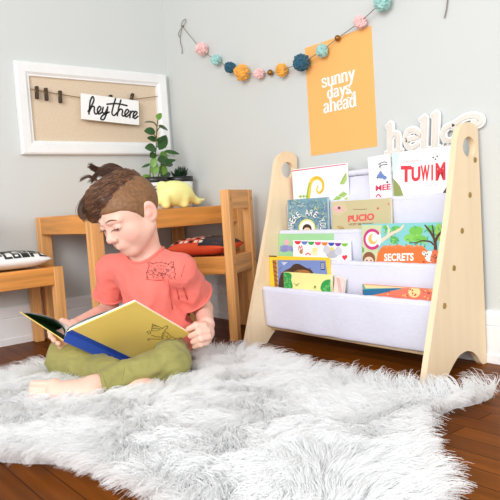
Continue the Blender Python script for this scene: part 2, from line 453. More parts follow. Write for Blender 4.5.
# ------------------------------------------------------------------ cushions
def cushion(name, centre, rotz, sx, sy, hz, base, label, deco):
    root = empty(name, centre, label, 'cushion', rotz, group='seat cushions on the child chairs')
    N = 28
    def top(u, v):
        e = max(0.0, (1-abs(u)**4)*(1-abs(v)**4))
        return hz*(e**.8)
    bm = BM(); g = [[None]*(N+1) for _ in range(N+1)]; g2 = [[None]*(N+1) for _ in range(N+1)]
    for i in range(N+1):
        for j in range(N+1):
            u = 2*i/N-1; v = 2*j/N-1
            pu = 1-.06*(1-abs(v))**1*0; x = u*sx*(1-.05*(1-v*v)*abs(u)**6); y = v*sy*(1-.05*(1-u*u)*abs(v)**6)
            g[i][j] = bm.verts.new((x, y, hz*.45+top(u, v)*.55))
            g2[i][j] = bm.verts.new((x, y, hz*.45-top(u, v)*.45)) if 0 < i < N and 0 < j < N else g[i][j]
    for i in range(N):
        for j in range(N):
            f = bm.faces.new([g[i][j], g[i+1][j], g[i+1][j+1], g[i][j+1]]); f.smooth = True
            try:
                f = bm.faces.new([g2[i][j], g2[i][j+1], g2[i+1][j+1], g2[i+1][j]]); f.smooth = True
            except ValueError: pass
    o = obj('cushion_body', bm, base, root)
    def lift(x, y): return hz*.45+top(max(-1, min(1, x/sx)), max(-1, min(1, y/sy)))*.55+.0006
    deco(root, lift, sx, sy)
    return root
def patch(bm, lift, x0, x1, y0, y1, mi=0, n=5):
    vs = [[bm.verts.new((x0+(x1-x0)*i/n, y0+(y1-y0)*j/n, lift(x0+(x1-x0)*i/n, y0+(y1-y0)*j/n))) for j in range(n+1)] for i in range(n+1)]
    for i in range(n):
        for j in range(n):
            f = bm.faces.new([vs[i][j], vs[i+1][j], vs[i+1][j+1], vs[i][j+1]]); f.material_index = mi; f.smooth = True
def deco_bw(root, lift, sx, sy):
    bm = BM(); c = .0285
    for i in range(-4, 5):
        for j in range(-4, 5):
            x, y = i*c, j*c
            if abs(x) > sx*.93 or abs(y) > sy*.93: continue
            k = (i*3+j*5) % 4; a = .0125
            if k == 0: patch(bm, lift, x-a, x+a, y-a, y+a)
            elif k == 1:
                for (p, q, r, s) in ((x-a, x+a, y-a, y-a+.007), (x-a, x+a, y+a-.007, y+a), (x-a, x-a+.007, y-a, y+a), (x+a-.007, x+a, y-a, y+a)): patch(bm, lift, p, q, r, s, n=2)
            elif k == 2:
                patch(bm, lift, x-a, x+a, y-a, y-a+.008, n=2); patch(bm, lift, x-a, x-a+.008, y-a, y+a, n=2)
            else:
                patch(bm, lift, x-a, x-.002, y-a, y+a, n=2); patch(bm, lift, x-.002, x+a, y+.003, y+a, n=2)
    obj('square_print', bm, MT['black'], root)
def deco_or(root, lift, sx, sy):
    bm = BM()
    patch(bm, lift, -sx*.95, sx*.93, -sy*.95, -.012, 1, 10)
    l2 = lambda x, y: lift(x, y)+.0008
    for i in range(-5, 6):
        for j in range(-1, 7):
            x = i*.021+.004; y = j*.0185
            if abs(x) > sx*.93 or abs(y) > sy*.93: continue
            patch(bm, l2, x-.006, x+.006, y-.0062, y+.0062, 1 if (i+j) % 3 == 0 else 0, 2)
    obj('check_print', bm, [flat((250, 232, 214)), flat((34, 30, 44)), ], root)
cushion('seat_cushion', (-.945+.153, -.152, .2875), 0, .116, .108, .058, MT['white'], 'white seat cushion with black square print on the left chair', deco_bw)
cd = np.array([-.245, -.690])+np.array([.868, .497])*.112+np.array([-.497, .868])*.145
cushion('seat_cushion', (cd[0], cd[1], .2875), CH_A, .1, .112, .062, flat((238, 88, 46), .85), 'orange seat cushion with dark checks on the chair tucked under the table', deco_or)

# ------------------------------------------------------------------ memo board on the left wall
def wl(px, py, y=0.0): return on_plane(px, py, (0, y, 0), (0, 1, 0))
fx0, fx1, fz0, fz1 = -.664, -.022, .690, 1.028
root = empty('memo_board', ((fx0+fx1)/2, 0, fz0), 'white framed tan memo board with a twine line on the left wall', 'memo board')
F0 = Vector(((fx0+fx1)/2, 0, fz0))
bw = .05
ix0, ix1, iz0, iz1 = fx0+bw, fx1-bw, fz0+bw, fz1-bw
bm = BM()
prof = [(0, 0), (0, -.02), (.006, -.024), (.036, -.022), (.044, -.016), (.05, -.015), (.05, -.003)]   # across the moulding: inward, out from the wall
ring = []
for a, d in prof:
    ring.append([bm.verts.new(Vector(p)-F0) for p in ((fx0+a, d-.001, fz0+a), (fx1-a, d-.001, fz0+a), (fx1-a, d-.001, fz1-a), (fx0+a, d-.001, fz1-a))])
for i in range(len(prof)-1):
    for k in range(4): bm.faces.new([ring[i][k], ring[i][(k+1) % 4], ring[i+1][(k+1) % 4], ring[i+1][k]])
obj('frame', bm, MT['framew'], root)
bm = BM(); box(bm, Vector((ix0-.004, -.006, iz0-.004))-F0, Vector((ix1+.004, -.002, iz1+.004))-F0); obj('backing_board', bm, MT['burlap'], root)
tw = [wl(x, y, -.02) for x, y in ((28, 88.5), (45, 91.5), (60, 94.2), (82, 97.6), (111, 100.5), (131, 99.5), (153.5, 96))]
tw[0][0] = ix0; tw[-1][0] = ix1
bm = BM(); tube(bm, [Vector(p)-F0 for p in catmull(tw, 6)], .0017, 6); obj('twine', bm, MT['twine'], root)
def clothespin(px, py, ang, label):
    P = wl(px, py, -.02); r = empty('clothespin', P, label, 'clothespin', group='clothespins on the twine'); r.rotation_euler = (0, ang, 0)
    for s in (-1, 1):
        bm = BM(); box(bm, (-.0055, s*.0045-.0025, -.024), (.0055, s*.0045+.0025, .022), .001); obj('jaw', bm, MT['pin'], r)
    bm = BM(); tube(bm, [(-.006, 0, .004), (.006, 0, .004)], .0045, 10); obj('spring', bm, MT['brass'], r)
clothespin(36.8, 92.3, .06, 'small dark clothespin nearest the left end of the twine')
clothespin(46.2, 94, .0, 'small dark clothespin in the middle of the bare three on the twine')
clothespin(60.2, 96.6, .05, 'dark clothespin on the twine next to the lettered sign')
clothespin(111, 100.5, 0, 'clothespin mostly hidden behind the top of the lettered sign')
clothespin(131.5, 98.6, .35, 'tilted clothespin showing above the right end of the lettered sign')
# the lettered sign
ys = -.034
q = [wl(*p, ys) for p in ((81.8, 119.6), (139.8, 125.8), (82.2, 93.2), (141, 101.4))]
ux = q[1]-q[0]; W = np.linalg.norm(ux); ux = ux/W; uz = q[2]-q[0]; Hh_ = np.linalg.norm(uz); uz = uz-ux*(uz@ux); uz /= np.linalg.norm(uz)
nn = np.cross(ux, uz)
Mx = Matrix([[ux[i], uz[i], nn[i], q[0][i]] for i in range(3)]+[[0, 0, 0, 1]])
sg = empty('lettered_sign', q[0], 'small white board lettered "hey there" pinned to the memo board twine', 'sign', matrix=Mx)
bm = BM(); box(bm, (0, 0, -.008), (W, Hh_, 0), .0008); obj('board', bm, [MT['white'], MT['burlap']], sg)
bm = BM()
for lo, hi in (((0, 0, -.0085), (W, .0022, .0004)), ((W-.0022, 0, -.0085), (W, Hh_, .0004))): box(bm, lo, hi)
obj('edge_strip', bm, MT['twine'], sg)
Minv = np.array(Mx.inverted())
def sign_px(cx, cy):
    P = wl(20+cx*.28, 60+cy*.28, ys); L = Minv @ np.append(P, 1); return L[0], L[1]
a = Art(sign_px); a.z = .0008
for st in ([(243, 184), (256, 162), (264, 142), (259, 131), (251, 146), (248, 170), (246, 193)], [(247, 184), (256, 167), (265, 168), (265, 184), (271, 193), (283, 183), (289, 172), (283, 166), (276, 178), (281, 193), (293, 186)],
           [(297, 169), (294, 186), (303, 189), (312, 172)], [(313, 167), (309, 190), (299, 212), (288, 210), (296, 197), (318, 186)],
           [(341, 138), (333, 165), (328, 190), (336, 198), (346, 188)], [(310, 158), (345, 156), (382, 163)],
           [(360, 143), (352, 172), (347, 199)], [(347, 190), (357, 176), (366, 180), (364, 196), (371, 200), (383, 190), (388, 182), (381, 177), (374, 190), (379, 203), (391, 194)],
           [(394, 183), (392, 206)], [(392, 195), (401, 183), (410, 187)], [(402, 205), (412, 197), (418, 188), (411, 184), (404, 196), (409, 209), (421, 201)]):
    a.stroke(st, .0065, MT['black'], n=6)
a.build('lettering', sg)

# ------------------------------------------------------------------ poster
py0, py1, pz0, pz1 = -.8365, -1.1145, .5995, .951
r = empty('art_poster', (-.001, (py0+py1)/2, pz0), 'orange paper poster with white words on the right wall below the garland', 'poster')
Mx = Matrix(((0, 0, -1, -.0012), (-1, 0, 0, py0), (0, 1, 0, pz0), (0, 0, 0, 1))); r.matrix_world = Mx
bm = BM(); box(bm, (0, 0, -.001), (py0-py1, pz1-pz0, 0)); obj('sheet', bm, MT['poster'], r)
a = Art(); Wp = py0-py1; Hp = pz1-pz0; a.z = .0002
for s, cx, by, wd in (('sunny', .49, .60, .50), ('days', .50, .49, .36), ('ahead', .50, .37, .50)):
    sc = wd*Wp/word_len(s)
    serif_word(a, s, (cx*Wp-wd*Wp/2, by*Hp), (sc, 0), (0, sc*.86), MT['white'], w=.27, calli=.4)
a.stroke([(.60*Wp, .555*Hp), (.64*Wp, .50*Hp), (.69*Wp, .49*Hp), (.68*Wp, .45*Hp), (.62*Wp, .46*Hp)], .0035, MT['white'])
a.build('lettering', r)

# ------------------------------------------------------------------ hello sign on the right wall
def wr(px, py, x=0.0): return on_plane(px, py, (x, 0, 0), (1, 0, 0))
O = np.array([0, -1.152, .578])
hl = empty('word_sign', O, 'pale cut-out word sign "hello" on the wall above the bookshelf', 'sign')
hl.matrix_world = Matrix(((0, 0, -1, -.014), (-1, 0, 0, O[1]), (0, 1, 0, O[2]), (0, 0, 0, 1)))
def hpx(cx, cy):
    P = wr(380+cx*.24, 110+cy*.24, -.014); return (-(P[1]-O[1]), P[2]-O[2])
def hello_strokes(a, ex, mm):
    # crop coordinates of the photograph's letters, mapped onto the wall
    def S(pts, w, sm=True): a.stroke(pts, w+ex, mm, smooth=sm, n=6)
    S([(43, 62), (43, 178)], .016, False); S([(30, 68), (43, 62)], .007, False); S([(26, 180), (60, 175)], .008, False)
    S([(44, 122), (56, 102), (69, 100), (77, 114), (78, 170)], .012); S([(66, 172), (90, 168)], .008, False)
    S([(104, 126), (160, 112), (157, 92), (138, 82), (116, 92), (107, 118), (114, 146), (134, 158), (160, 144)], .0115)
    S([(186, 34), (183, 165)], .016, False); S([(170, 40), (186, 32)], .007, False); S([(168, 168), (201, 162)], .008, False)
    S([(233, 18), (229, 158)], .016, False); S([(217, 24), (233, 16)], .007, False); S([(214, 161), (247, 155)], .008, False)
    S([(296, 66), (274, 76), (264, 100), (272, 124), (294, 130), (316, 114), (322, 90), (312, 70), (296, 66), (318, 54), (352, 32), (390, 24), (416, 32), (420, 50), (404, 60), (392, 50)], .0115)
    S([(270, 152), (276, 150)], .008, False); S([(289, 149), (294, 148)], .008, False)
a = Art(hpx); a.z = -.006; hello_strokes(a, .010, MT['hellow']); o1 = a.build('outline_board', hl)
md = o1.modifiers.new('s', 'SOLIDIFY'); md.thickness = .006; md.offset = 1
a = Art(hpx); a.z = .0004; hello_strokes(a, .0, MT['beige']); o2 = a.build('letter_face', hl)
md = o2.modifiers.new('s', 'SOLIDIFY'); md.thickness = .003; md.offset = 1

# ------------------------------------------------------------------ pom-pom garland
gx = -.03
def pom(name, c, rad, mm, parent, P0, seed):
    bm = BM(); bmesh.ops.create_icosphere(bm, subdivisions=4, radius=1)
    rs = np.random.default_rng(seed); K = 240
    dirs = rs.normal(size=(K, 3)); dirs /= np.linalg.norm(dirs, axis=1)[:, None]; hh = rs.uniform(.78, 1.1, K)
    for v in bm.verts:
        d = np.array(v.co); dots = dirs@d; k = int(np.argmax(dots)); s = max(0, 1-math.acos(min(1, dots[k]))/.3)
        v.co = Vector(d*rad*(hh[k]*(.86+.2*s)))+Vector(c)-Vector(P0)
    return obj(name, bm, mm, parent)
P0 = wr(183, 26, -.012)
gl = empty('pom_pom_garland', P0, 'garland of pink, mint, navy and mustard pom-poms strung along the right wall', 'garland')
POMS = [(201.3, 49, 6.3, 'pink'), (216, 60, 5.4, 'mint'), (230, 67.3, 5.8, 'navy'), (241.3, 72.8, 8, 'mustard'), (259, 73.6, 5.3, 'pink'), (270.2, 72.6, 3.1, 'bead'), (281.5, 70, 6.4, 'mustard'),
        (301.5, 62.5, 8.7, 'navy'), (322, 50.5, 6.3, 'mint'), (337.5, 38.2, 3.1, 'bead'), (360, 22, 6.6, 'pink'), (382, 2, 9, 'mint'), (405, -16, 6, 'mustard'), (425, -32, 6, 'navy')]
pts = []
for i, (px, py, rp, k) in enumerate(POMS):
    c = wr(px, py, gx); d = float((c-CAM)@FWD); rad = rp*d/FPX
    c = wr(px, py, -rad*1.12-.002); pts.append(c)
    if k == 'bead':
        bm = BM(); bmesh.ops.create_uvsphere(bm, u_segments=16, v_segments=10, radius=rad, matrix=Matrix.Translation(Vector(c-P0)))
        for f in bm.faces: f.smooth = True
        obj('bead', bm, MT['bead'], gl)
    else: pom('pom_pom', c, rad, POM[k], gl, P0, i+11)
hook = wr(182, 26, -.008)
end = wr(446, -50, -.008)
bm = BM(); tube(bm, [Vector(p-P0) for p in catmull([hook]+pts+[end], 4)], .0014, 6)
lo = [wr(x, y, -.007) for x, y in ((181.5, 27), (182, 22), (185, 19), (185.5, 22), (183, 26), (180, 30), (178.4, 34), (179.5, 37), (181, 33), (181.5, 28))]
tube(bm, [Vector(p-P0) for p in catmull(lo, 5)], .0014, 6)
tail = [wr(x, y, -.006) for x, y in ((180, 36), (180.5, 43), (182, 48), (182, 54))]
tube(bm, [Vector(p-P0) for p in catmull(tail, 5)], .0016, 6)
tail = [wr(x, y, -.006) for x, y in ((446, -50), (449, -20), (447, 5), (444.5, 18))]
tube(bm, [Vector(p-P0) for p in catmull(tail, 5)], .0018, 6)
obj('string', bm, MT['string'], gl)
bm = BM(); tube(bm, [Vector(hook-P0)+Vector((.008, 0, 0)), Vector(hook-P0)-Vector((.004, 0, 0))], .003, 8); obj('nail', bm, MT['string'], gl)

# ------------------------------------------------------------------ plants on the table
def leaf(bm, base, tip, width, nrm, curl=.15, mi=0):
    base = Vector(base); tip = Vector(tip); ax = tip-base; L = ax.length; t = ax.normalized(); n = Vector(nrm); n = (n-t*n.dot(t)).normalized(); s = t.cross(n)
    N = 8; rows = []
    for i in range(N+1):
        u = i/N; w = width*math.sin(PI*min(1, u**.85))**.75*(.5)
        c = base+t*(L*u)-n*(curl*L*(u*u)) if True else base
        rows.append([bm.verts.new(c-s*w+n*w*.25), bm.verts.new(c), bm.verts.new(c+s*w+n*w*.25)])
    for i in range(N):
        for k in range(2):
            f = bm.faces.new([rows[i][k], rows[i][k+1], rows[i+1][k+1], rows[i+1][k]]); f.smooth = True; f.material_index = mi
def pot(name, x, y, r, label, flowers):
    z0 = tz+.0005; h = .128
    p = empty(name, (x, y, z0), label, 'potted plant', group='potted plants on the table')
    bm = BM(); lathe(bm, [(r*.74, 0), (r*.8, .004), (r*.93, h*.6), (r*.99, h-.022), (r*.9, h-.022), (r*.88, h-.05)], seg=40); obj('pot', bm, MT['pot'], p)
    bm = BM(); lathe(bm, [(r*.99, h-.022), (r*1.02, h-.02), (r*1.02, h-.001), (r*.99, h), (r*.93, h), (r*.92, h-.018)], seg=40); obj('pot_rim', bm, MT['potrim'], p)
    bm = BM(); lathe(bm, [(r*.9, h-.022), (r*.92, h-.014), (r*.4, h-.009), (.001, h-.008)], seg=28); obj('soil', bm, MT['soil'], p)
    if flowers:
        bm = BM(); base_a = math.atan2(CAM[1]-y, CAM[0]-x)
        def onpot(da, z): 
            rr = r*(.8+(.93-.8)*min(1, z/(h*.6)) if z < h*.6 else .93+(.06)*(z-h*.6)/(h*.4-.022))+.0007
            return (rr*math.cos(base_a+da), rr*math.sin(base_a+da), z)
        for ca, cz, R in ((-.35, .07, .016), (.25, .045, .014), (.05, .085, .01), (-.75, .04, .014), (.75, .07, .014)):
            for k in range(6):
                an = k*PI/3+ca
                loop = [onpot(ca+(R*(.3+.7*math.sin(PI*q/8)))*math.cos(an+(q-4)*.09)/r, cz+R*(.3+.7*math.sin(PI*q/8))*math.sin(an+(q-4)*.09)) for q in range(9)]
                tube(bm, loop, .0009, 5)
            tube(bm, [onpot(ca, cz-.004), onpot(ca+.02, cz-R*1.8), onpot(ca+.08, cz-R*2.4)], .0009, 5)
        obj('flower_print', bm, MT['black'], p)
    return p, Vector((x, y, z0))
py_ = -.155
pl, PB = pot('potted_plant', -.199, py_, .056, 'tall leafy plant in a white pot with black rim and line-drawn flowers', True)
def pp(px, py, dy=0.0): return Vector(on_plane(px, py, (0, py_+dy, 0), (0, 1, 0)))-PB
bm = BM()
for st in ([(153.5, 181), (153.5, 165), (156, 150), (156.5, 135), (157.5, 122), (159, 117)], [(151, 181), (150, 172), (152, 160), (154, 150)], [(157, 181), (160, 170), (163, 162)], [(156, 146), (161, 148), (166, 147)], [(156.6, 132), (160, 127), (164, 126)], [(157, 126), (153, 122), (149, 122)], [(156, 138), (153, 133), (149, 131)]):
    tube(bm, [pp(*q) for q in catmull(st, 4)], .0022, 6)
obj('stem', bm, MT['stem'], pl)
bm = BM(); cdir = Vector(CAM-np.array([-.196, py_, .7])).normalized()
LV = [((158, 120), (160.5, 112.5), .026, 1), ((156, 123), (144.5, 121.5), .022, 0), ((158, 126), (170, 129), .018, 0), ((155.5, 132), (144, 131), .030, 0), ((156.5, 140), (147.5, 137.5), .022, 0), ((159, 150), (166.5, 134.5), .036, 0),
      ((156, 149), (146, 147), .036, 0), ((156, 141), (164, 137.5), .018, 0), ((164, 151), (180, 153.5), .016, 0), ((151, 164), (141, 167), .012, 0), ((153, 168), (154.5, 156), .024, 1), ((157, 160), (174, 164), .046, 0), ((160, 158), (168, 152), .03, 1),
      ((158, 168), (168, 172), .036, 1), ((153, 175), (157, 163), .03, 1), ((152, 178), (143, 175), .02, 1), ((160, 176), (172, 172), .03, 0), ((156, 154), (150, 157), .03, 0), ((160, 165), (176, 158), .022, 0), ((156, 178), (163, 180), .024, 1)]
for i, (b0, t0, w, mi) in enumerate(LV):
    n = cdir+Vector((rng.uniform(-.5, .5), rng.uniform(-.5, .5), rng.uniform(.1, .9)))
    leaf(bm, pp(*b0, rng.uniform(-.01, .01)), pp(*t0, rng.uniform(-.03, .02)), w*1.15, n, curl=rng.uniform(.02, .2), mi=mi)
obj('leaves', bm, [MT['leaf'], MT['leafl']], pl)
p2, PB2 = pot('potted_plant', -.0805, py_, .055, 'small spiky succulent in a plain white pot with black rim', False)
bm = BM()
for k in range(46):
    an = rng.uniform(0, 2*PI); el = rng.uniform(.5, 1.45); L = rng.uniform(.035, .062); rr = rng.uniform(0, .02)
    b0 = Vector((rr*math.cos(an)+.002, rr*math.sin(an), .118)); d = Vector((math.cos(an)*math.cos(el), math.sin(an)*math.cos(el), math.sin(el)))
    leaf(bm, b0, b0+d*L, .011, Vector((0, 0, 1))+d.cross(Vector((0, 0, 1)))*.3, curl=-.1)
obj('rosette', bm, MT['leafd'], p2)

# ------------------------------------------------------------------ yellow dinosaur
dy = -.30
def dp(px, py, o=0.0): return on_plane(px, py, (0, dy+o, 0), (0, 1, 0))
ce = dp(178, 195); zb = tz+.001
lo = np.array([-.42, dy-.08, tz-.01]); hi = np.array([-.0, dy+.08, tz+.14])
fd = Field(lo, hi, .0028)
fd.add(ellip(dp(176, 194), (.062, .040, .046)), .01)
fd.add(cone(dp(171, 192), dp(182, 192), .040, .036), .02)
fd.add(cone(dp(166, 196), dp(157, 200.5), .025, .017), .02)
fd.add(ellip(dp(155.5, 200.5), (.02, .017, .016)), .012)
fd.add(cone(dp(152, 202.5), dp(149, 203.5), .013, .010), .01)
for s in (-1, 1):
    fd.add(cone(dp(157.5, 197.5, s*.012), dp(154.5, 195, s*.016), .007, .0035), .006)
fd.add(cone(dp(163, 192), dp(162, 187), .016, .022), .012)
fd.add(cone(dp(188, 196), dp(197, 201), .024, .012), .02)
fd.add(cone(dp(197, 201), dp(204, 199.5), .011, .004), .012)
for (lx, s) in ((165.5, -1), (167, 1), (184, -1), (185, 1)):
    tp = dp(lx, 198, s*.022); ft = tp.copy(); ft[2] = zb+.016
    fd.add(cone(tp, ft, .019, .016), .012)
G = fd.grid(); fd.f = np.maximum(fd.f, -(G[..., 2]-zb)).astype(np.float32)
dn, _, _ = field_obj(fd, 'toy_dinosaur', MT['dino'], None, (ce[0], ce[1], zb)); dn.location = (ce[0], ce[1], zb)
tag(dn, 'pale yellow toy dinosaur standing on the table in front of the pots', 'toy dinosaur')
# ------------------------------------------------------------------ sling bookshelf
SX = 0.0                                   # shift off the baseboard
YL, YR = -.770, -1.450                       # outer faces of the two side panels
PT = .016
B0 = Vector((-.16, (YL+YR)/2, 0))
sh = empty('sling_bookshelf', B0, 'wooden children\'s bookshelf with white canvas slings full of picture books', 'bookshelf')
out = [(-.292, 0.0), (-.158, .406), (-.121, .55)]
out += [tuple(p) for p in catmull([(-.121, .55), (-.112, .583), (-.096, .606), (-.07, .619), (-.045, .618), (-.022, .606), (-.009, .58), (-.004, .545)], 4)[1:]]
out += [(-.002, .35), (0, 0), (-.036, 0)]
out += [tuple(p) for p in catmull([(-.036, 0), (-.047, .008), (-.062, .026), (-.085, .043), (-.115, .05), (-.148, .043), (-.178, .022), (-.2, 0)], 4)[1:]]
out = [(min(x+SX, -.018), z) for x, z in out]
hole = [(-.062+SX+.0285*math.cos(q)*1.0, .558+.0265*math.sin(q)) for q in [2*PI*k/24 for k in range(24)]]
def panel(y):
    bm = BM()
    a = [bm.verts.new(Vector((x, y, z))-B0) for x, z in out]; h = [bm.verts.new(Vector((x, y, z))-B0) for x, z in hole]
    es = [bm.edges.new((a[i], a[(i+1) % len(a)])) for i in range(len(a))]+[bm.edges.new((h[i], h[(i+1) % len(h)])) for i in range(len(h))]
    bmesh.ops.triangle_fill(bm, use_beauty=True, edges=es)
    r = bmesh.ops.extrude_face_region(bm, geom=bm.faces[:])
    bmesh.ops.translate(bm, verts=[v for v in r['geom'] if isinstance(v, bmesh.types.BMVert)], vec=(0, -PT, 0))
    bmesh.ops.recalc_face_normals(bm, faces=bm.faces[:])
    bmesh.ops.dissolve_limit(bm, angle_limit=.01, verts=bm.verts[:], edges=bm.edges[:]) if False else None
    return obj('side_panel', bm, MT['birch'], sh)
for y in (YL, YR+PT): panel(y)
DW = [(-.198+SX, .178), (-.151+SX, .264), (-.109+SX, .352), (-.067+SX, .439), (-.037+SX, .526)]
yi0, yi1 = YL-PT, YR+PT
for x, z in DW:
    bm = BM(); tube(bm, [Vector((x, yi0, z))-B0, Vector((x, yi1, z))-B0], .0075, 14); obj('dowel', bm, MT['birch_y'], sh)
    for y, s in ((YR, -1), (YL, 1)):
        bm = BM(); lathe(bm, [(.0072, -.001), (.0072, .0008), (.0058, .0012), (.0034, .0004)], seg=16)
        R = Matrix.Rotation(s*-PI/2, 4, 'X'); R.translation = Vector((x, y, z))-B0
        bmesh.ops.transform(bm, matrix=R, verts=bm.verts[:]); obj('bolt', bm, MT['brass'], sh)
bx, bz = -.175+SX, .048
bm = BM(); tube(bm, [Vector((bx, yi0, bz))-B0, Vector((bx, yi1, bz))-B0], .007, 12); obj('dowel', bm, MT['birch_y'], sh)
def sling(k, prof, hems):
    """cloth with the (x,z) profile, spanning between the panels; a little slack and crease across"""
    prof = catmull(prof, 6); n = len(prof); NY = 40
    bm = BM(); rows = []
    acc = [0]
    for i in range(1, n): acc.append(acc[-1]+float(np.linalg.norm(prof[i]-prof[i-1])))
    ph = rng.uniform(0, 6, 6)
    for j in range(NY+1):
        y = yi0+.001*-1+(yi1-yi0+.002)*j/NY; v = j/NY
        row = []
        for i in range(n):
            s = acc[i]/acc[-1]; env = math.sin(PI*s)**.6*math.sin(PI*v)**.5
            t = prof[min(i+1, n-1)]-prof[max(i-1, 0)]; t = t/(np.linalg.norm(t)+1e-9); nx, nz2 = t[1], -t[0]
            w = .0009*(math.sin(9*v*PI+ph[0]+3*s)+.7*math.sin(23*v+ph[1]-7*s)+.5*math.sin(41*v+ph[2]+11*s))*env
            row.append(bm.verts.new(Vector((prof[i][0]+nx*w, y, prof[i][1]+nz2*w-.003*math.sin(PI*v)*(1 if s < .5 else .5)))-B0))
        rows.append(row)
    for j in range(NY):
        for i in range(n-1):
            f = bm.faces.new([rows[j][i], rows[j+1][i], rows[j+1][i+1], rows[j][i+1]]); f.smooth = True
    o = obj('fabric_sling', bm, MT['fabric'], sh)
    md = o.modifiers.new('t', 'SOLIDIFY'); md.thickness = .0016; md.offset = 0
    # stitched hem sleeves around the dowels
    for (x, z) in hems:
        bm = BM()
        for (dr, w) in ((.009, 0),):
            ring = 14; R = []
            for j in range(NY+1):
                y = yi0-.002+(yi1-yi0+.004)*j/NY; q = .0006*math.sin(j*1.9+k)+.0005*math.sin(j*.7)
                R.append([bm.verts.new(Vector((x+(dr+q)*math.cos(2*PI*i/ring), y, z+(dr+q)*math.sin(2*PI*i/ring)))-B0) for i in range(ring)])
            for j in range(NY):
                for i in range(ring):
                    f = bm.faces.new([R[j][i], R[j+1][i], R[j+1][(i+1) % ring], R[j][(i+1) % ring]]); f.smooth = True
        h = obj('hem', bm, MT['fabric'], o)
for k in range(4):
    x, z = DW[k]; x2, z2 = DW[k+1]
    if k == 0:
        pr = [(x-.0095, z), (x-.0085, z-.03), (x-.006, z-.075), (x-.003, z-.112), (x+.002, z-.121), (x+.012, z-.123), (x+.03, z-.122), (x+.041, z-.112), (x+.044, z-.04), (x2-.001, z2-.03), (x2+.001, z2-.009)]
        hm = [(x, z), (x2, z2)] 
    else:
        pr = [(x-.0105, z), (x-.012, z-.03), (x-.010, z-.07), (x-.001, z-.096), (x+.013, z-.098), (x+.024, z-.075), (x2-.009, z2-.08), (x2-.002, z2-.035), (x2+.001, z2-.009)]
        hm = [(x2, z2)]
    sling(k, pr, hm)

# ------------------------------------------------------------------ picture books
class Book:
    def __init__(s, name, k, y0, y1, top, th, off, label, cover, lean=None, dip=.085, tilt=0.0, spine=None, group='picture books in the slings'):
        lean = .0005 if k == 4 else .004
        off = {4: .0112, 3: .0118, 2: .0118, 1: .0118}[k]+(.0122 if off > .015 else 0)
        x0 = DW[k-1][0]+off; z0 = DW[k-1][1]
        t = np.array([lean, 0, .0875]); t /= np.linalg.norm(t)
        X = np.array([0, -1, 0.]); N = np.cross(X, t)
        if tilt:
            X, t = X*math.cos(tilt)+t*math.sin(tilt), t*math.cos(tilt)-X*math.sin(tilt)
        s.W = y0-y1; s.H = top+dip; s.k = k; th = min(th, .0075 if k == 4 else .0098)
        o = np.array([x0, y0, z0])-t*dip
        s.o = o; s.n = N
        s.M = Matrix([[X[i], t[i], N[i], o[i]] for i in range(3)]+[[0, 0, 0, 1]])
        s.inv = np.array(s.M.inverted())
        s.root = empty(name, o, label, 'book', matrix=s.M, group=group)
        bm = BM(); c = .0018
        box(bm, (0, 0, -c), (s.W, s.H, 0), .0005); obj('front_cover', bm, cover, s.root)
        bm = BM(); box(bm, (0, 0, -th), (s.W, s.H, -th+c), .0005); obj('back_cover', bm, cover, s.root)
        bm = BM(); box(bm, (-.0006, 0, -th), (.0014, s.H, 0), .0006); obj('spine', bm, spine or cover, s.root)
        bm = BM(); box(bm, (.0014, .002, -th+c), (s.W-.002, s.H-.002, -c)); obj('page_block', bm, MT['white'], s.root)
        s.art = Art(s.px)
    def px(s, x, y):
        P = on_plane(x, y, s.o, s.n); L = s.inv @ np.append(P, 1)
        return (min(max(L[0], .0008), s.W-.0008), min(max(L[1], .001), s.H-.0008))
    def done(s): return s.art.build('cover_picture', s.root)

def c1(x, y): return 280+x*.2, 150+y*.2            # coordinates read from enlargements of the photograph
def c2(x, y): return 360+x*.28, 120+y*.28
def c3(x, y): return 260+x*.2, 230+y*.2
def c4(x, y): return 350+x*.2, 210+y*.2
def mp_(f, pts): return [f(*p) for p in pts]

# --- top tier
bk = Book('picture_book', 4, -.797, -1.037, .119, .009, .010, 'white picture book with a curling green-and-yellow tail and pink edge, top tier', flat((250, 249, 246)), spine=flat((226, 82, 130)))
A = bk.art; g = flat((150, 190, 62)); yl = flat((240, 206, 62)); og = flat((226, 160, 50))
A.poly([(292, 170.6), (348.8, 163.4), (348.8, 164.2), (292, 171.6)], flat((214, 70, 120)))
A.poly(mp_(c1, [(340, 68), (347, 66), (352, 250), (345, 250)]), flat((214, 70, 120)))
A.stroke(mp_(c1, [(144, 262), (140, 240), (146, 205), (150, 175), (164, 148), (190, 140), (212, 158), (214, 195), (196, 214), (184, 200), (190, 180)]), (.019, .005), yl)
A.stroke(mp_(c1, [(136, 250), (138, 215), (143, 185), (150, 165)]), (.009, .004), g)
A.stroke(mp_(c1, [(172, 142), (190, 138), (214, 155), (217, 195), (200, 216)]), (.003, .002), og)
for p in ([(95, 232), (135, 230)], [(100, 226), (105, 240)], [(118, 226), (120, 240)]): A.stroke(mp_(c1, p), .0035, g)
for p in ([(298, 172), (312, 140), (338, 108), (334, 150), (320, 172)], [(264, 252), (285, 228), (312, 240), (290, 252)], [(290, 228), (316, 206), (338, 220), (318, 238)], [(318, 245), (340, 234), (342, 252)]): A.poly(mp_(c1, p), flat((176, 208, 120)))
for p in ([(306, 165), (330, 122)], [(272, 250), (305, 234)], [(298, 230), (330, 214)]): A.stroke(mp_(c1, p), .0016, flat((110, 160, 70)))
bk.done()
bk = Book('picture_book', 4, -1.124, -1.201, .127, .009, .010, 'narrow white book lettered MEE in pink beside the big red-lettered book', flat((248, 248, 248)), tilt=.03)
A = bk.art; bl = flat((110, 140, 196)); dk = flat((40, 42, 60)); pk = flat((214, 60, 100))
A.disc(c2(74, 200), 3.6, bl, 2.6, 16); A.disc(c2(88, 206), 2.2, bl, 2, 12); A.poly(mp_(c2, [(66, 190), (75, 180), (82, 196)]), bl)
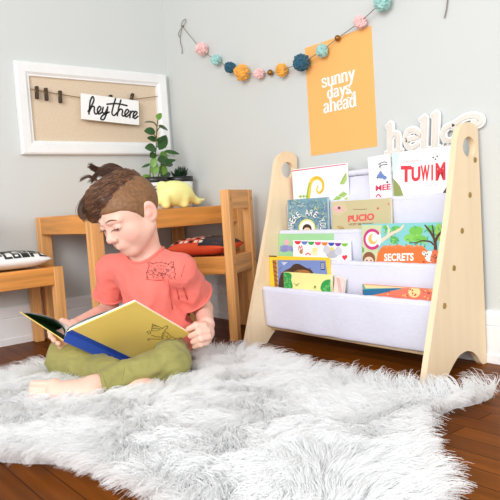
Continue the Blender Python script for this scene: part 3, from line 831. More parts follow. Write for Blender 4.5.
A.disc(c2(62, 206), .8, dk); A.disc(c2(98, 222), 1.0, dk)
for p in ([(66, 158), (84, 150), (96, 152)], [(68, 168), (80, 160)], [(72, 172), (72, 154)], [(82, 160), (98, 158)]): A.stroke(mp_(c2, p), .0022, dk)
put_text(A, 'MEE', mp_(c2, [(56, 254), (110, 248), (56, 234)]), pk, .03)
A.stroke(mp_(c2, [(58, 274), (66, 266), (76, 276)]), .004, pk); bk.done()
bk = Book('picture_book', 4, -1.207, -1.405, .130, .010, .009, 'white book with big red hand-lettered TUWIM, right end of the top tier', flat((246, 249, 248)))
A = bk.art; rd = flat((226, 58, 70))
A.poly([(392, 196), (392, 178), (400, 186), (404, 197)], flat((150, 160, 90))); A.poly([(440, 197), (446, 188), (450, 180), (450, 197)], flat((70, 72, 76)))
A.poly([(392, 152), (400, 150), (396, 170), (393, 176)], flat((214, 236, 232)))
put_text(A, 'JULIAN', mp_(c2, [(150, 158), (206, 150), (150, 148)]), flat((240, 170, 150)), .01)
for ch, x0, x1, yb, yt, sl in (('T', 146, 184, 222, 164, 0), ('U', 184, 216, 220, 168, -2), ('W', 217, 249, 219, 162, -2), ('I', 255, 261, 216, 160, -1), ('M', 270, 305, 217, 154, -3)):
    put_text(A, ch, mp_(c2, [(x0, yb), (x1, yb+sl), (x0, yt)]), rd, .045)
put_text(A, 'BAJKI I WIERSZE', mp_(c2, [(186, 243), (280, 237), (186, 235)]), flat((196, 204, 204)), .0)
for p in ((262, 134), (276, 130), (270, 140)): A.disc(c2(*p), .8, flat((60, 60, 60)), n=10)
bk.done()
# --- third tier
bk = Book('picture_book', 3, -.809, -.986, .107, .010, .009, 'blue patterned book reading WHERE ARE YOU in an arc around a small face', flat((122, 164, 178)))
A = bk.art
r2 = np.random.default_rng(5); pal = [flat(c) for c in ((104, 146, 166), (150, 190, 196), (176, 196, 150), (92, 134, 158), (200, 214, 204), (128, 140, 180))]
for i in range(240):
    x = r2.uniform(291, 328); y = r2.uniform(201, 233); an = r2.uniform(0, 6); rr = r2.uniform(.8, 2.4)
    A.stroke([(x+rr*math.cos(an), y+rr*math.sin(an)), (x+rr*.5*math.cos(an+1.5), y+rr*.5*math.sin(an+1.5)), (x-rr*math.cos(an), y-rr*math.sin(an))], .0022, pal[i % 6], n=3)
cx, cy = c1(139, 388)
A.disc((cx, cy), 8.4, flat((236, 226, 140)), 8.6, 24); A.disc((cx, cy), 6.8, flat((246, 246, 238)), 7, 24)
A.disc((cx, cy+1), 4.6, flat((70, 44, 30)), 4.6, 18); A.disc((cx, cy+3), 3.6, flat((238, 206, 176)), 3.2, 16)
A.disc((cx-1.5, cy+2.6), .5, dk, n=8); A.disc((cx+1.5, cy+2.6), .5, dk, n=8)
s = 'WHERE ARE YOU'
for i, ch in enumerate(s):
    if ch == ' ': continue
    an = PI*(1.02-.98*i/(len(s)-1)*1.02)
    an = PI+.12-(PI+.24)*i/(len(s)-1)
    rx, ry = math.cos(an), -math.sin(an)
    px, py = cx+rx*12.6, cy-1+ry*10.6
    up = np.array([rx*1.0, ry]); up /= np.linalg.norm(up); rt = np.array([-up[1], up[0]])
    wv = 2.3 if ch in 'WA' else 1.8
    bl_ = np.array([px, py])-rt*wv
    put_text(A, ch, [tuple(bl_), tuple(bl_+rt*2*wv), tuple(bl_+up*7.2)], flat((60, 84, 110)), .05)
    put_text(A, ch, [tuple(bl_+up*.4+rt*.2), tuple(bl_+up*.4+rt*(2*wv-.2)), tuple(bl_+up*6.8+rt*.2)], flat((242, 246, 246)), .015)
bk.done()
bk = Book('picture_book', 3, -1.004, -1.224, .092, .010, .009, 'khaki book titled in coral lettering beside the blue patterned book', flat((206, 194, 150)))
A = bk.art; co = flat((230, 90, 88))
A.poly([(332, 202), (345, 202), (348, 210), (340, 216), (332, 214)], flat((214, 200, 160)))
A.disc(c1(292, 295), 4.6, flat((240, 190, 190)), 3.6, 16); A.disc(c1(296, 290), 1.6, flat((110, 90, 80)), n=10)
A.stroke(mp_(c1, [(268, 296), (320, 300)]), .003, flat((232, 170, 170)))
put_text(A, 'PUCIO', [c1(340, 362), c1(472, 350), c1(340, 328)], co, .045)
put_text(A, 'UCZY SIE MOWIC', [c1(344, 377), c1(470, 373), c1(344, 367)], flat((96, 70, 60)), .02)
A.stroke(mp_(c1, [(366, 296), (400, 297), (434, 295)]), .0018, flat((150, 120, 90)))
A.stroke(mp_(c1, [(288, 384), (312, 388), (318, 396), (296, 396)]), .006, flat((190, 160, 110))); A.disc(c1(490, 292), 1.2, co, n=10)
A.disc(c2(102, 300), .9, co, n=10)
bk.done()
# --- second tier
bk = Book('picture_book', 2, -.788, -1.032, .086, .008, .018, 'mint green book behind the bunting book, with blue and pink blotches', flat((164, 216, 160)))
A = bk.art
for (x, y, rx, ry, c) in ((112, 90, 2.4, 2.8, (150, 150, 206)), (130, 88, 3, 3.2, (140, 144, 208)), (150, 92, 2.8, 3, (158, 150, 206)), (134, 62, 2.8, 3, (236, 178, 190)), (166, 98, 2.2, 2.4, (120, 140, 200)), (120, 102, 4, 1.6, (140, 140, 200))): A.disc(c3(x, y), rx, flat(c), ry, 14)
bk.done()
bk = Book('picture_book', 2, -.868, -1.106, .066, .007, .007, 'white book with a row of coloured scallop bunting and a red heart', flat((250, 249, 248)))
A = bk.art
for i, c in enumerate(((226, 50, 70), (100, 130, 200), (60, 170, 80), (236, 80, 130), (240, 130, 50), (60, 80, 180), (130, 60, 160), (130, 200, 70))):
    x = 189+i*33.6; y = 55+i*1.6
    A.poly([c3(x+16*math.cos(q), y+(17 if math.sin(q) > 0 else 0)*math.sin(q)) for q in [PI*k/10 for k in range(11)]], flat(c))
A.stroke(mp_(c3, [(192, 100), (196, 80), (202, 92), (208, 80), (214, 100)]), .003, flat((220, 60, 90)))
A.disc(c3(206, 108), 1.7, flat((190, 130, 80)), 2.4, 12); A.stroke(mp_(c3, [(228, 124), (240, 116), (252, 124)]), .004, flat((236, 90, 120)))
A.disc(c3(274, 100), 2.8, flat((248, 226, 150)), 2.6, 14); A.disc(c3(270, 118), 3.4, flat((246, 236, 190)), 2, 14)
gy = flat((186, 190, 204)); A.disc(c3(362, 118), 6.4, gy, 4.6, 18); A.disc(c3(334, 98), 3.6, flat((206, 208, 220)), 4.2, 14); A.disc(c3(392, 106), 3.8, flat((206, 208, 220)), 4.4, 14); A.disc(c3(360, 94), 1.8, flat((244, 214, 110)), 2, 12)
A.disc(c3(418, 134), 1.5, rd, n=12); A.disc(c3(430, 132), 1.5, rd, n=12); A.poly(mp_(c3, [(411, 138), (437, 136), (424, 152)]), rd)
bk.done()
bk = Book('picture_book', 2, -1.151, -1.412, .112, .010, .008, 'teal jungle book lettered SECRETS on an orange band', flat((134, 206, 206)))
A = bk.art
A.poly(mp_(c4, [(55, 75), (160, 75), (150, 150), (130, 268), (55, 268)]), flat((206, 216, 170)))
for x, y, rx, ry, c in ((230, 95, 5, 3, (110, 190, 90)), (330, 105, 7, 5, (120, 196, 80)), (300, 140, 6, 4, (134, 206, 96)), (350, 145, 7, 4, (120, 196, 80)), (220, 150, 4, 4, (90, 180, 100)), (445, 110, 4, 9, (150, 206, 90)), (405, 95, 5, 4, (100, 190, 110)), (460, 180, 3, 9, (90, 170, 110)), (62, 200, 2, 3, (110, 170, 90)), (180, 86, 3, 2, (110, 190, 100))):
    A.disc(c4(x, y), rx, flat(c), ry, 14)
for i in range(40):
    x, y = r2.uniform(165, 470), r2.uniform(80, 178); an = r2.uniform(0, 6)
    A.stroke([c4(x, y), c4(x+9*math.cos(an), y+9*math.sin(an)), c4(x+17*math.cos(an+.3), y+17*math.sin(an+.3))], (.004, .001), flat(((84, 168, 84), (150, 214, 96), (70, 170, 130))[i % 3]), n=3)
A.stroke(mp_(c4, [(158, 155), (185, 135), (215, 115), (250, 98), (268, 78)]), (.010, .006), flat((240, 216, 190))); A.stroke(mp_(c4, [(190, 132), (196, 100), (188, 78)]), (.007, .004), flat((240, 216, 190)))
tr = flat((86, 58, 44))
A.stroke(mp_(c4, [(426, 222), (428, 180), (424, 150), (412, 125), (392, 95), (376, 76)]), (.010, .004), tr); A.stroke(mp_(c4, [(426, 160), (440, 130), (460, 105), (468, 82)]), (.008, .004), tr); A.stroke(mp_(c4, [(420, 140), (418, 110), (412, 76)]), (.006, .003), tr)
A.stroke(mp_(c4, [(418, 172), (400, 158), (360, 154), (330, 164), (300, 160)]), (.005, .002), tr)
band = [(130, 268), (140, 215), (158, 186), (180, 178), (210, 182), (240, 172), (270, 182), (300, 174), (335, 184), (360, 178), (380, 196), (396, 210), (448, 200), (450, 268)]
A.poly(mp_(c4, band), flat((240, 120, 58)))
for i in range(14): A.disc(c4(170+i*15, 182+4*math.sin(i*2.1)), 1.2, flat((244, 140, 84)), 1.3, 10)
lp = flat((232, 120, 80)); A.disc(c4(402, 232), 5.4, flat((250, 240, 232)), 5.6, 16); A.disc(c4(372, 216), 2.2, flat((250, 240, 232)), n=12); A.disc(c4(428, 240), 5, lp, 6, 16); A.disc(c4(424, 212), 2.6, lp, n=12)
for i in range(16): A.disc(c4(r2.uniform(366, 446), r2.uniform(212, 262)), .7, flat((90, 40, 36)), n=8)
put_text(A, 'SECRETS', [c4(172, 256), c4(320, 254), c4(172, 218)], flat((252, 246, 238)), .035)
cx, cy = c4(113, 146)
A.disc((cx, cy), 9.2, flat((246, 250, 244)), 10.4, 26)
ring = [(cx+7.8*math.cos(q), cy+9.0*math.sin(q)) for q in [-.7-(2*PI-1.5)*k/20 for k in range(21)]]
A.stroke(ring, .0085, flat((206, 60, 130)), n=2)
A.disc((cx+.5, cy-.2), 4.6, flat((246, 190, 110)), 5.4, 18); A.disc((cx+2, cy-1.4), 2.8, flat((252, 248, 244)), 3.8, 14)
hd = c4(96, 244); A.disc(hd, 6.2, flat((140, 90, 60)), 7, 18); A.disc((hd[0], hd[1]+2.4), 4.8, flat((236, 206, 180)), 4.6, 16); A.disc((hd[0]-2, hd[1]+1.6), .8, dk, n=8); A.disc((hd[0]+2.2, hd[1]+1.6), .8, dk, n=8)
bk.done()
# --- front tier
bk = Book('magazine_book', 1, -.788, -1.052, .104, .0068, .024, 'yellow bordered book with a dark animal on a blue picture, front tier', flat((250, 208, 52)))
A = bk.art
A.poly(mp_(c3, [(86, 150), (328, 152), (338, 228), (340, 330), (92, 330)]), flat((124, 146, 202)))
A.poly(mp_(c3, [(62, 150), (82, 150), (90, 330), (78, 330)]), flat((176, 110, 50)))
for i in range(6): A.stroke(mp_(c3, [(64+i*3, 160+i*22), (82+i*2, 168+i*22)]), .003, flat((96, 56, 30)), smooth=False)
fur = flat((74, 52, 40)); A.poly([c3(*p) for p in catmull([(92, 330), (96, 250), (112, 212), (150, 190), (170, 172), (196, 170), (226, 186), (262, 206), (264, 240), (240, 330)], 5)], fur)
A.poly([c3(*p) for p in catmull([(170, 215), (186, 200), (226, 200), (255, 214), (240, 250), (180, 250)], 4, True)], flat((170, 112, 62)))
for i in range(30):
    x = r2.uniform(100, 255); y = r2.uniform(185, 250); A.stroke([c3(x, y), c3(x+r2.uniform(-12, 12), y+16)], .0016, flat(((40, 30, 26), (110, 76, 50))[i % 2]), smooth=False)
A.poly(mp_(c3, [(108, 160), (140, 160), (120, 178)]), flat((200, 214, 236)))
A.poly(mp_(c3, [(302, 162), (324, 162), (326, 200), (304, 200)]), flat((60, 80, 140)))
for y in (170, 180, 190): A.stroke(mp_(c3, [(306, y), (322, y)]), .002, MT['white'], smooth=False)
A.stroke(mp_(c3, [(44, 128), (82, 127)]), .004, flat((70, 60, 40)), smooth=False)
bk.done()
bk = Book('picture_book', 1, -.868, -1.068, .056, .016, .006, 'thick pale yellow book with green trees in front of the yellow bordered book', flat((246, 238, 160)), spine=flat((240, 222, 130)))
A = bk.art; gr = flat((44, 160, 80)); gl2 = flat((110, 190, 100))
A.poly([c3(*p) for p in catmull([(118, 214), (140, 212), (158, 224), (156, 250), (162, 270), (160, 292), (122, 292)], 4, True)], gr)
for i in range(12): A.disc(c3(r2.uniform(124, 154), r2.uniform(220, 285)), .9, gl2, n=8)
A.poly([c3(*p) for p in catmull([(305, 300), (308, 270), (325, 252), (350, 248), (366, 262), (370, 310), (340, 316)], 4, True)], gr)
for i in range(14): A.disc(c3(r2.uniform(312, 364), r2.uniform(258, 308)), 1.0, gl2, n=8)
for p in ([(170, 268), (182, 272), (198, 268)], [(178, 280), (190, 276)], [(272, 280), (278, 294)], [(268, 290), (282, 286)]): A.stroke(mp_(c3, p), .002, flat((150, 140, 80)))
A.disc(c3(276, 282), .8, flat((120, 90, 50)), n=8)
bk.done()
bk = Book('picture_book', 1, -1.076, -1.112, .054, .010, .007, 'slim book with a cream and pink edge wedged beside the pale yellow book', flat((240, 218, 206)), tilt=-.18)
A = bk.art; A.poly(mp_(c3, [(382, 236), (398, 234), (414, 314), (396, 316)]), flat((226, 186, 176))); bk.done()
bk = Book('picture_book', 1, -1.186, -1.416, .036, .014, .008, 'teal and orange giraffe-print book lying low in the front tier', flat((226, 132, 92)), dip=.09)
A = bk.art
A.poly(mp_(c4, [(60, 368), (120, 372), (270, 384), (240, 400), (70, 420)]), flat((64, 176, 160))); A.poly(mp_(c4, [(62, 398), (270, 384), (200, 408), (90, 430), (66, 425)]), flat((36, 110, 150))); A.poly(mp_(c4, [(70, 366), (300, 376), (296, 384), (78, 392)]), flat((246, 214, 160)))
A.poly(mp_(c4, [(150, 430), (200, 405), (300, 388), (420, 380), (420, 460), (150, 460)]), flat((230, 120, 96)))
A.disc(c4(322, 410), 6, flat((246, 214, 150)), 5.6, 18)
for i in range(24): A.disc(c4(r2.uniform(180, 415), r2.uniform(395, 445)), .9, flat(((186, 74, 60), (244, 190, 120))[i % 2]), n=8)
bk.done()
# ------------------------------------------------------------------ the boy
HC = V(129, 214, 1.69)                                    # middle of the head
def cam_dir(r, u, t): return RGT*r+UPV*u-FWD*t            # right, up, towards the photographer
ps, th_ = math.radians(39), math.radians(33)
hf = cam_dir(-math.sin(ps)*math.cos(th_), -math.sin(th_), math.cos(ps)*math.cos(th_))
hs = cam_dir(math.cos(ps), 0, math.sin(ps)); hs = hs+.06*cam_dir(0, 1, 0); hs -= hf*(hs@hf); hs /= np.linalg.norm(hs)
hu = np.cross(hf, hs); hu /= np.linalg.norm(hu)
if hu[2] < 0: hu = -hu
HA = np.stack([hs, hu, hf])
KS = .97
def hp(a, b, c): return HC+KS*(hs*a+hu*b+hf*c)
def hr(*r): return tuple(KS*v for v in r)

root_p = V(158, 372, 1.80); root_p = np.array([root_p[0], root_p[1], 0.0])
boy = empty('person', root_p, 'young child in a coral tee and olive trousers sitting cross-legged on the rug, reading', 'person')

NB = V(146, 250, 1.75)
CH = V(150, 288, 1.78); AB = V(155, 318, 1.81); PV = V(158, 334, 1.82)
SL, SR = V(179, 270, 1.72), V(112, 270, 1.83)
EL, ER = V(203, 309, 1.845), V(109, 310, 1.90)
WL, WRR = V(206.5, 324.5, 1.71), V(73, 327, 1.715)
HL, HRR = V(200, 335, 1.66), V(62, 334, 1.67)
HIPL, HIPR = V(170, 347, 1.80), V(144, 342, 1.86)
KL, KR = V(171, 361.5, 1.585), V(66, 359, 1.70)
AL, AR = V(94, 387, 1.49), V(140, 386.5, 1.53)

fb = Field(np.minimum.reduce([KR, AL, HRR, ER])-.16, np.maximum.reduce([HC+.12, SL+.1, EL+.1, KL+.1, PV+.12]), .0030)
fb.lo[2] = max(fb.lo[2], -.01)
tp = V(30, 388, 1.47)
lo = np.minimum.reduce([HL-.08, AR-.1, HC-.14, KR-.1, AL-.1, HRR-.1, ER-.1, tp-.05, PV-.15, SR-.1, CH-.15]); hi = np.maximum.reduce([HC+.14, SL+.1, EL+.1, KL+.1, PV+.15, HL+.08, AR+.1])
lo[2] = -.005
fb = Field(lo, hi, .0027)
# torso
tors = cam_dir(.80, 0, .60); tors -= 0; ta = tors/np.linalg.norm(tors)
tu = (NB-PV)/np.linalg.norm(NB-PV); ta = ta-tu*(ta@tu); ta /= np.linalg.norm(ta); tf = np.cross(ta, tu)
TA = np.stack([ta, tu, tf])
fb.add(ellip(CH, (.088, .085, .062), TA), .03)
fb.add(ellip(AB, (.08, .07, .066), TA), .04)
fb.add(ellip(PV, (.088, .06, .07), TA), .03)
fb.add(cone(NB-tu*.03, SL, .036, .032), .03); fb.add(cone(NB-tu*.03, SR, .036, .032), .03)
# head
fb.add(cone(NB-tu*.02, hp(0, -.04, -.03), .042, .036), .022)
fb.add(ellip(hp(0, .026, -.014), hr(.073, .078, .088), HA), .012)
fb.add(ellip(hp(0, .03, .03), hr(.06, .05, .05), HA), .03)
fb.add(ellip(hp(0, -.03, .022), hr(.058, .062, .056), HA), .03)
for s in (-1, 1):
    fb.add(ellip(hp(s*.036, -.034, .048), hr(.026, .026, .024), HA), .024)
    fb.add(cone(hp(s*.055, -.045, -.005), hp(s*.02, -.08, .045), .016, .014), .03)
fb.add(ellip(hp(0, -.084, .056), hr(.018, .014, .014), HA), .024)
for s in (-1, 1):
    fb.add(ball(hp(s*.030, .006, .095), .0155), .016, sub=True)
    fb.add(cone(hp(s*.014, .021, .083), hp(s*.044, .020, .071), .0065, .006), .014)
    fb.add(ellip(hp(s*.030, .002, .0735), hr(.0145, .0105, .0105), HA), .0035)
fb.add(cone(hp(0, .004, .080), hp(0, -.024, .093), .007, .0095), .014)
fb.add(ball(hp(0, -.027, .0965), .0098), .008)
for s in (-1, 1): fb.add(ball(hp(s*.0105, -.030, .090), .0068), .006)
for s in (-1, 1): fb.add(ball(hp(s*.0052, -.0375, .0965), .0032), .003, sub=True)
fb.add(ellip(hp(0, -.055, .073), hr(.022, .014, .012), HA), .018)
for s in (-1, 1):
    fb.add(cone(hp(0, -.0515, .0845), hp(s*.016, -.0545, .0765), .0044, .0028), .004)
    fb.add(cone(hp(0, -.059, .0835), hp(s*.014, -.0570, .0765), .0050, .003), .004)
for s in (-1, 1):
    E0 = hp(s*.078, -.004, -.010)
    ex = hs*s*.80+hf*.60; ex /= np.linalg.norm(ex); ey = hu*.97-hf*.2; ey -= ex*(ex@ey); ey /= np.linalg.norm(ey); ez = np.cross(ex, ey)
    EA = np.stack([ex, ey, ez])
    fb.add(ellip(E0, (.0085, .029, .0195), EA), .006)
    fb.add(ellip(E0+ex*.0075, (.006, .019, .0115), EA), .004, sub=True)
    fb.add(cone(E0+ex*.004-ey*.004-hs*s*.006, E0-ex*.008-hs*s*.016, .010, .012), .008)
# arms
fb.add(cone(SL, EL, .033, .028), .02); fb.add(cone(EL, WL, .028, .021), .012)
fb.add(cone(SR, ER, .033, .028), .02); fb.add(cone(ER, WRR, .028, .020), .012)
# his left hand: palm beyond the corner of the book, fingers folded over the cover towards the photographer
def hand(wrist, pts, fingers, thumb, pr=.0165):
    for a_, b_, r0, r1 in pts: fb.add(cone(a_, b_, r0, r1), .010)
    for f in fingers:
        for i in range(len(f)-1):
            fb.add(cone(f[i][0], f[i+1][0], f[i][1], f[i+1][1]), .003 if i else .006)
    for i in range(len(thumb)-1): fb.add(cone(thumb[i][0], thumb[i+1][0], thumb[i][1], thumb[i+1][1]), .004)
pL = V(205, 333, 1.680)
knk = [V(204, 325.5, 1.660), V(207.5, 331, 1.656), V(208.5, 337, 1.656), V(206.5, 342.5, 1.660)]
mid = [V(196, 325.5, 1.646), V(199, 332.5, 1.640), V(201, 339, 1.640), V(200.5, 344.5, 1.646)]
tip = [V(188.5, 329, 1.656), V(190.5, 336, 1.652), V(193, 342, 1.654), V(194.5, 347, 1.660)]
fr = [.0088, .0092, .0088, .0078]
hand(WL, [(WL, pL, .020, .022), (pL+RGT*.004, V(205, 339, 1.674), .021, .017), (V(203, 328, 1.676), V(203, 340, 1.674), .017, .015)],
     [[(k_, r_+.001), (m_, r_), (t_, r_*.88)] for k_, m_, t_, r_ in zip(knk, mid, tip, fr)],
     [(V(203, 326, 1.683), .011), (V(196, 325, 1.700), .0095), (V(190, 330, 1.716), .0082)])
# his right hand: under the spine with the thumb on the open page
pR = V(67, 334, 1.70)
kn = [V(60, 333, 1.69), V(61, 336.5, 1.685), V(63, 339.5, 1.682), V(66, 342, 1.682)]
md_ = [V(53, 334, 1.672), V(54, 338, 1.668), V(56.5, 341.5, 1.665), V(60.5, 344.5, 1.665)]
tp_ = [V(50, 332, 1.652), V(51, 336, 1.648), V(54, 340, 1.645), V(58.5, 343.5, 1.645)]
hand(WRR, [(WRR, pR, .019, .020), (V(63, 333, 1.70), V(67, 340, 1.695), .013, .012)],
     [[(k_, r_+.001), (m_, r_), (t_, r_*.88)] for k_, m_, t_, r_ in zip(kn, md_, tp_, fr)],
     [(V(71, 326, 1.70), .011), (V(66, 322.5, 1.70), .009), (V(62, 320.5, 1.695), .008)])
# legs and feet
fb.add(cone(HIPL, KL, .048, .039), .02); fb.add(cone(KL, AL, .036, .026), .015)
fb.add(cone(HIPR, KR, .056, .043), .02); fb.add(cone(KR, AR, .040, .026), .015)
def foot(ank, heel, ball1, ball2, toes):
    fb.add(cone(ank, heel, .025, .022), .012)
    fb.add(cone(ank, (ball1+ball2)/2, .024, .019), .014)
    fb.add(cone(heel, ball2, .021, .016), .014); fb.add(cone(ball1, ball2, .0165, .014), .012)
    for a_, b_, r in toes: fb.add(cone(a_, b_, r*1.0, r), .0022)
foot(AL, V(91, 392, 1.47), V(54, 385.5, 1.475), V(56, 394.5, 1.462),
     [(V(50, 384, 1.472), V(33.5, 384, 1.468), .0092), (V(48, 388.5, 1.468), V(31, 389.6, 1.464), .0062), (V(48, 391.5, 1.465), V(31.5, 393.8, 1.461), .0058), (V(49, 394.5, 1.462), V(34, 397.6, 1.458), .0055), (V(51, 397, 1.46), V(38, 401, 1.456), .0052)])
foot(AR, V(134, 389, 1.51), V(154, 388.5, 1.50), V(152, 392.5, 1.49),
     [(V(156, 387.5, 1.497), V(168, 388.5, 1.49), .009), (V(155, 390.5, 1.49), V(166.5, 392.2, 1.484), .0064), (V(153, 393, 1.486), V(163, 395.6, 1.48), .006)])
G = fb.grid()
bo, bv, bq = field_obj(fb, 'body', [MT['skin'], MT['lip'], MT['blush']], boy, root_p)
# lips and rosy cheeks keep their own skin tone
vloc = (bv-HC)@HA.T/KS
fc = vloc[bq].mean(1)
mi = np.zeros(len(bq), np.int32)
def segd(p, a, b_):
    a = np.array(a); b_ = np.array(b_); t = np.clip(((p-a)@(b_-a))/((b_-a)@(b_-a)), 0, 1); return np.linalg.norm(p-a-t[:, None]*(b_-a), axis=1)
lipd = np.minimum.reduce([segd(fc, (0, -.0515, .0845), (s*.017, -.0545, .0765))-.0050 for s in (-1, 1)]+[segd(fc, (0, -.059, .0835), (s*.014, -.0570, .0765))-.0055 for s in (-1, 1)])
mi[lipd < 0] = 1
bo.data.polygons.foreach_set('material_index', mi.tolist())
body_bvh = BVHTree.FromPolygons([Vector(p) for p in bv.tolist()], bq.tolist())
def snap(p, off=.0006, bvh=None):
    l, n, i, d = (bvh or body_bvh).find_nearest(Vector([float(x) for x in p])); return np.array(l)+np.array(n)*off
rp = np.array(root_p)
nt = MT['skin'].node_tree; pb = nt.nodes['Principled BSDF']; src = pb.inputs['Base Color'].links[0].from_socket
tcn = nt.nodes.new('ShaderNodeTexCoord')
for c_pt, r_, k_ in ((hp(.046, -.030, .058), .03, .75), (hp(-.046, -.030, .058), .03, .75), (hp(0, -.03, .1), .016, .5), (hp(.085, 0, -.01), .03, .6)):
    vd = nt.nodes.new('ShaderNodeVectorMath'); vd.operation = 'DISTANCE'; vd.inputs[1].default_value = Vector((c_pt-rp).tolist()); nt.links.new(tcn.outputs['Object'], vd.inputs[0])
    mr = nt.nodes.new('ShaderNodeMapRange'); mr.interpolation_type = 'SMOOTHSTEP'; mr.inputs['From Min'].default_value = 0; mr.inputs['From Max'].default_value = r_; mr.inputs['To Min'].default_value = k_; mr.inputs['To Max'].default_value = 0; nt.links.new(vd.outputs['Value'], mr.inputs['Value'])
    mxn = nt.nodes.new('ShaderNodeMix'); mxn.data_type = 'RGBA'; mxn.inputs['B'].default_value = lin((240, 152, 138)); nt.links.new(mr.outputs['Result'], mxn.inputs['Factor']); nt.links.new(src, mxn.inputs['A']); src = mxn.outputs['Result']
nt.links.new(src, pb.inputs['Base Color'])
# brows, lashes
for s in (-1, 1):
    bm = BM(); tube(bm, [Vector(snap(hp(s*x, y, .085), .0003)-rp) for x, y in ((.013, .0225), (.022, .026), (.032, .0275), (.042, .0255), (.048, .022))], [.0012, .0022, .0022, .0017, .0008], 6); obj('eyebrow', bm, MT['brow'], boy)
    bm = BM(); tube(bm, [Vector(snap(hp(s*x, y, .090), .0003)-rp) for x, y in ((.0165, -.0035), (.022, -.0065), (.030, -.008), (.038, -.0065), (.0445, -.002))], [.0008, .0014, .0016, .0016, .0009], 6)
    for k in range(7):
        x = .019+.0038*k; b0 = snap(hp(s*x, -.0035-.0045*math.sin(PI*(x-.0165)/.028), .09), .0003); tube(bm, [Vector(b0-rp), Vector(b0+hf*.005*KS-hu*.0045+hs*s*.0015*(k-2)-rp)], [.0006, .0002], 4)
    obj('eyelashes', bm, MT['lash'], boy)

# ---- hair: close-cropped sides, long top swept forward and towards his right
fh = Field(HC-.16, HC+.16, .0026); G = fh.grid(); L = ((G-HC)@HA.T)/KS
a_, b_, c_ = L[..., 0], L[..., 1], L[..., 2]
skull = fh.f*0+1
def dell(c, r):
    q = L-np.array(c); r = np.array(r); k0 = np.linalg.norm(q/r, axis=-1); k1 = np.linalg.norm(q/(r*r), axis=-1)+1e-9; return k0*(k0-1)/k1
def smax(x, y, k): h = np.maximum(k-abs(x-y), 0)/k; return np.maximum(x, y)+h*h*k/4
def smin(x, y, k): h = np.maximum(k-abs(x-y), 0)/k; return np.minimum(x, y)-h*h*k/4
sk = smin(smin(dell((0, .026, -.014), (.073, .078, .088)), dell((0, .03, .03), (.06, .05, .05)), .03), dell((0, -.03, .022), (.058, .062, .056)), .03)
line = np.interp(c_, [-.1, -.07, -.03, -.012, .0, .012, .026, .045, .06, .09], [-.055, -.052, -.03, .012, .006, -.012, .010, .030, .040, .046])
side = smax(sk-.0042+.0006*np.sin(a_*900)*np.sin(b_*800+c_*500), (line-b_)*.8, .006)
fh.f = (side*KS).astype(np.float32)
ho, hv, hq = field_obj(fh, 'cropped_hair', MT['fade'], boy, root_p)
ft_ = Field(HC-.17, HC+.18, .0026); G = ft_.grid(); L = ((G-HC)@HA.T)/KS
a_, b_, c_ = L[..., 0], L[..., 1], L[..., 2]
sk = smin(smin(dell((0, .026, -.014), (.073, .078, .088)), dell((0, .03, .03), (.06, .05, .05)), .03), dell((0, -.03, .022), (.058, .062, .056)), .03)
top = smin(dell((-.008, .066, -.012), (.062, .054, .082)), dell((-.022, .070, .036), (.056, .042, .056)), .02)
top = smin(top, dell((-.036, .046, .060), (.040, .030, .032)), .015)
top = smin(top, dell((-.048, .048, .02), (.034, .034, .05)), .015)
# combed grooves following the sweep
u = (a_*.75+c_*.35)/.8; v = (-a_*.4+c_*.9)
top = top+.0018*np.sin((c_*.75+a_*.55+b_*.25)*260+3*np.sin(v*50))+.0012*np.sin((c_*.9+a_*.3)*520+b_*200+2)
cut = np.interp(a_, [-.09, -.05, 0, .03, .05, .075], [.016, .022, .034, .034, .042, .058])
top = smax(top, cut-b_, .008)
top = smax(top, -(sk+.004), .002)
ft_.f = (top*KS).astype(np.float32)
hto, tv, tq = field_obj(ft_, 'swept_hair', MT['hair'], boy, root_p)
def strands(name, P, R0, R1, mm, parent, root_loc):
    """P: (N,K,3) world points of each hair"""
    N, K, _ = P.shape
    hc = bpy.data.hair_curves.new(name); hc.add_curves([K]*N)
    hc.attributes['position'].data.foreach_set('vector', (P-np.array(root_loc)).astype(np.float32).ravel())
    ra = hc.attributes.new('radius', 'FLOAT', 'POINT') if 'radius' not in hc.attributes else hc.attributes['radius']
    R0 = np.broadcast_to(np.asarray(R0, float).reshape(-1, 1), (N, 1)); tt = np.linspace(0, 1, K)
    ra.data.foreach_set('value', (R0*(1-tt)+R1*tt).astype(np.float32).ravel())
    o = bpy.data.objects.new(name, hc); COL.objects.link(o); hc.materials.append(mm)
    if parent: o.parent = parent
    return o
# loose locks over the top
NS = 2600; sel = rng.choice(len(tv), NS); S = []
top_bvh = BVHTree.FromPolygons([Vector(p) for p in tv.tolist()], tq.tolist())
flow = HA.T@np.array([-.62, -.12, .72])
for k in sel:
    p = tv[k].copy(); ll = ((p-HC)@HA.T)/KS
    P = [p]; n0 = None; st = .0085*rng.uniform(.6, 1.1)
    fl = flow+rng.normal(size=3)*.16+ (HA.T@np.array([-.5, 0, 0]))*(.6 if ll[2] > .03 else 0)
    for i in range(6):
        q = P[-1]+fl/np.linalg.norm(fl)*st; l, n, ix, d = top_bvh.find_nearest(Vector(q))
        q = np.array(l)+np.array(n)*(.0012+.0012*math.sin(i*PI/5)+(.002*i/5 if rng.random() < .3 else 0)); P.append(q)
    S.append(P)
S = np.array(S); strands('hair_locks', S[:1700], .0008, .0003, MT['hair'], hto, root_p)
strands('lighter_hair_locks', S[1700:], .0008, .0003, MT['hairl'], hto, root_p)
WIS = []
def wisp(pts, n, spread):
    for i in range(n):
        j = rng.normal(size=3)*spread; WIS.append([V(x, y, d)+j*(.4+.6*q/(len(pts)-1)) for q, (x, y, d) in enumerate(pts)])
wisp([(110, 176, 1.68), (103, 170, 1.68), (97, 168.5, 1.675), (92, 166, 1.67), (89, 166, 1.67)], 40, .0034)
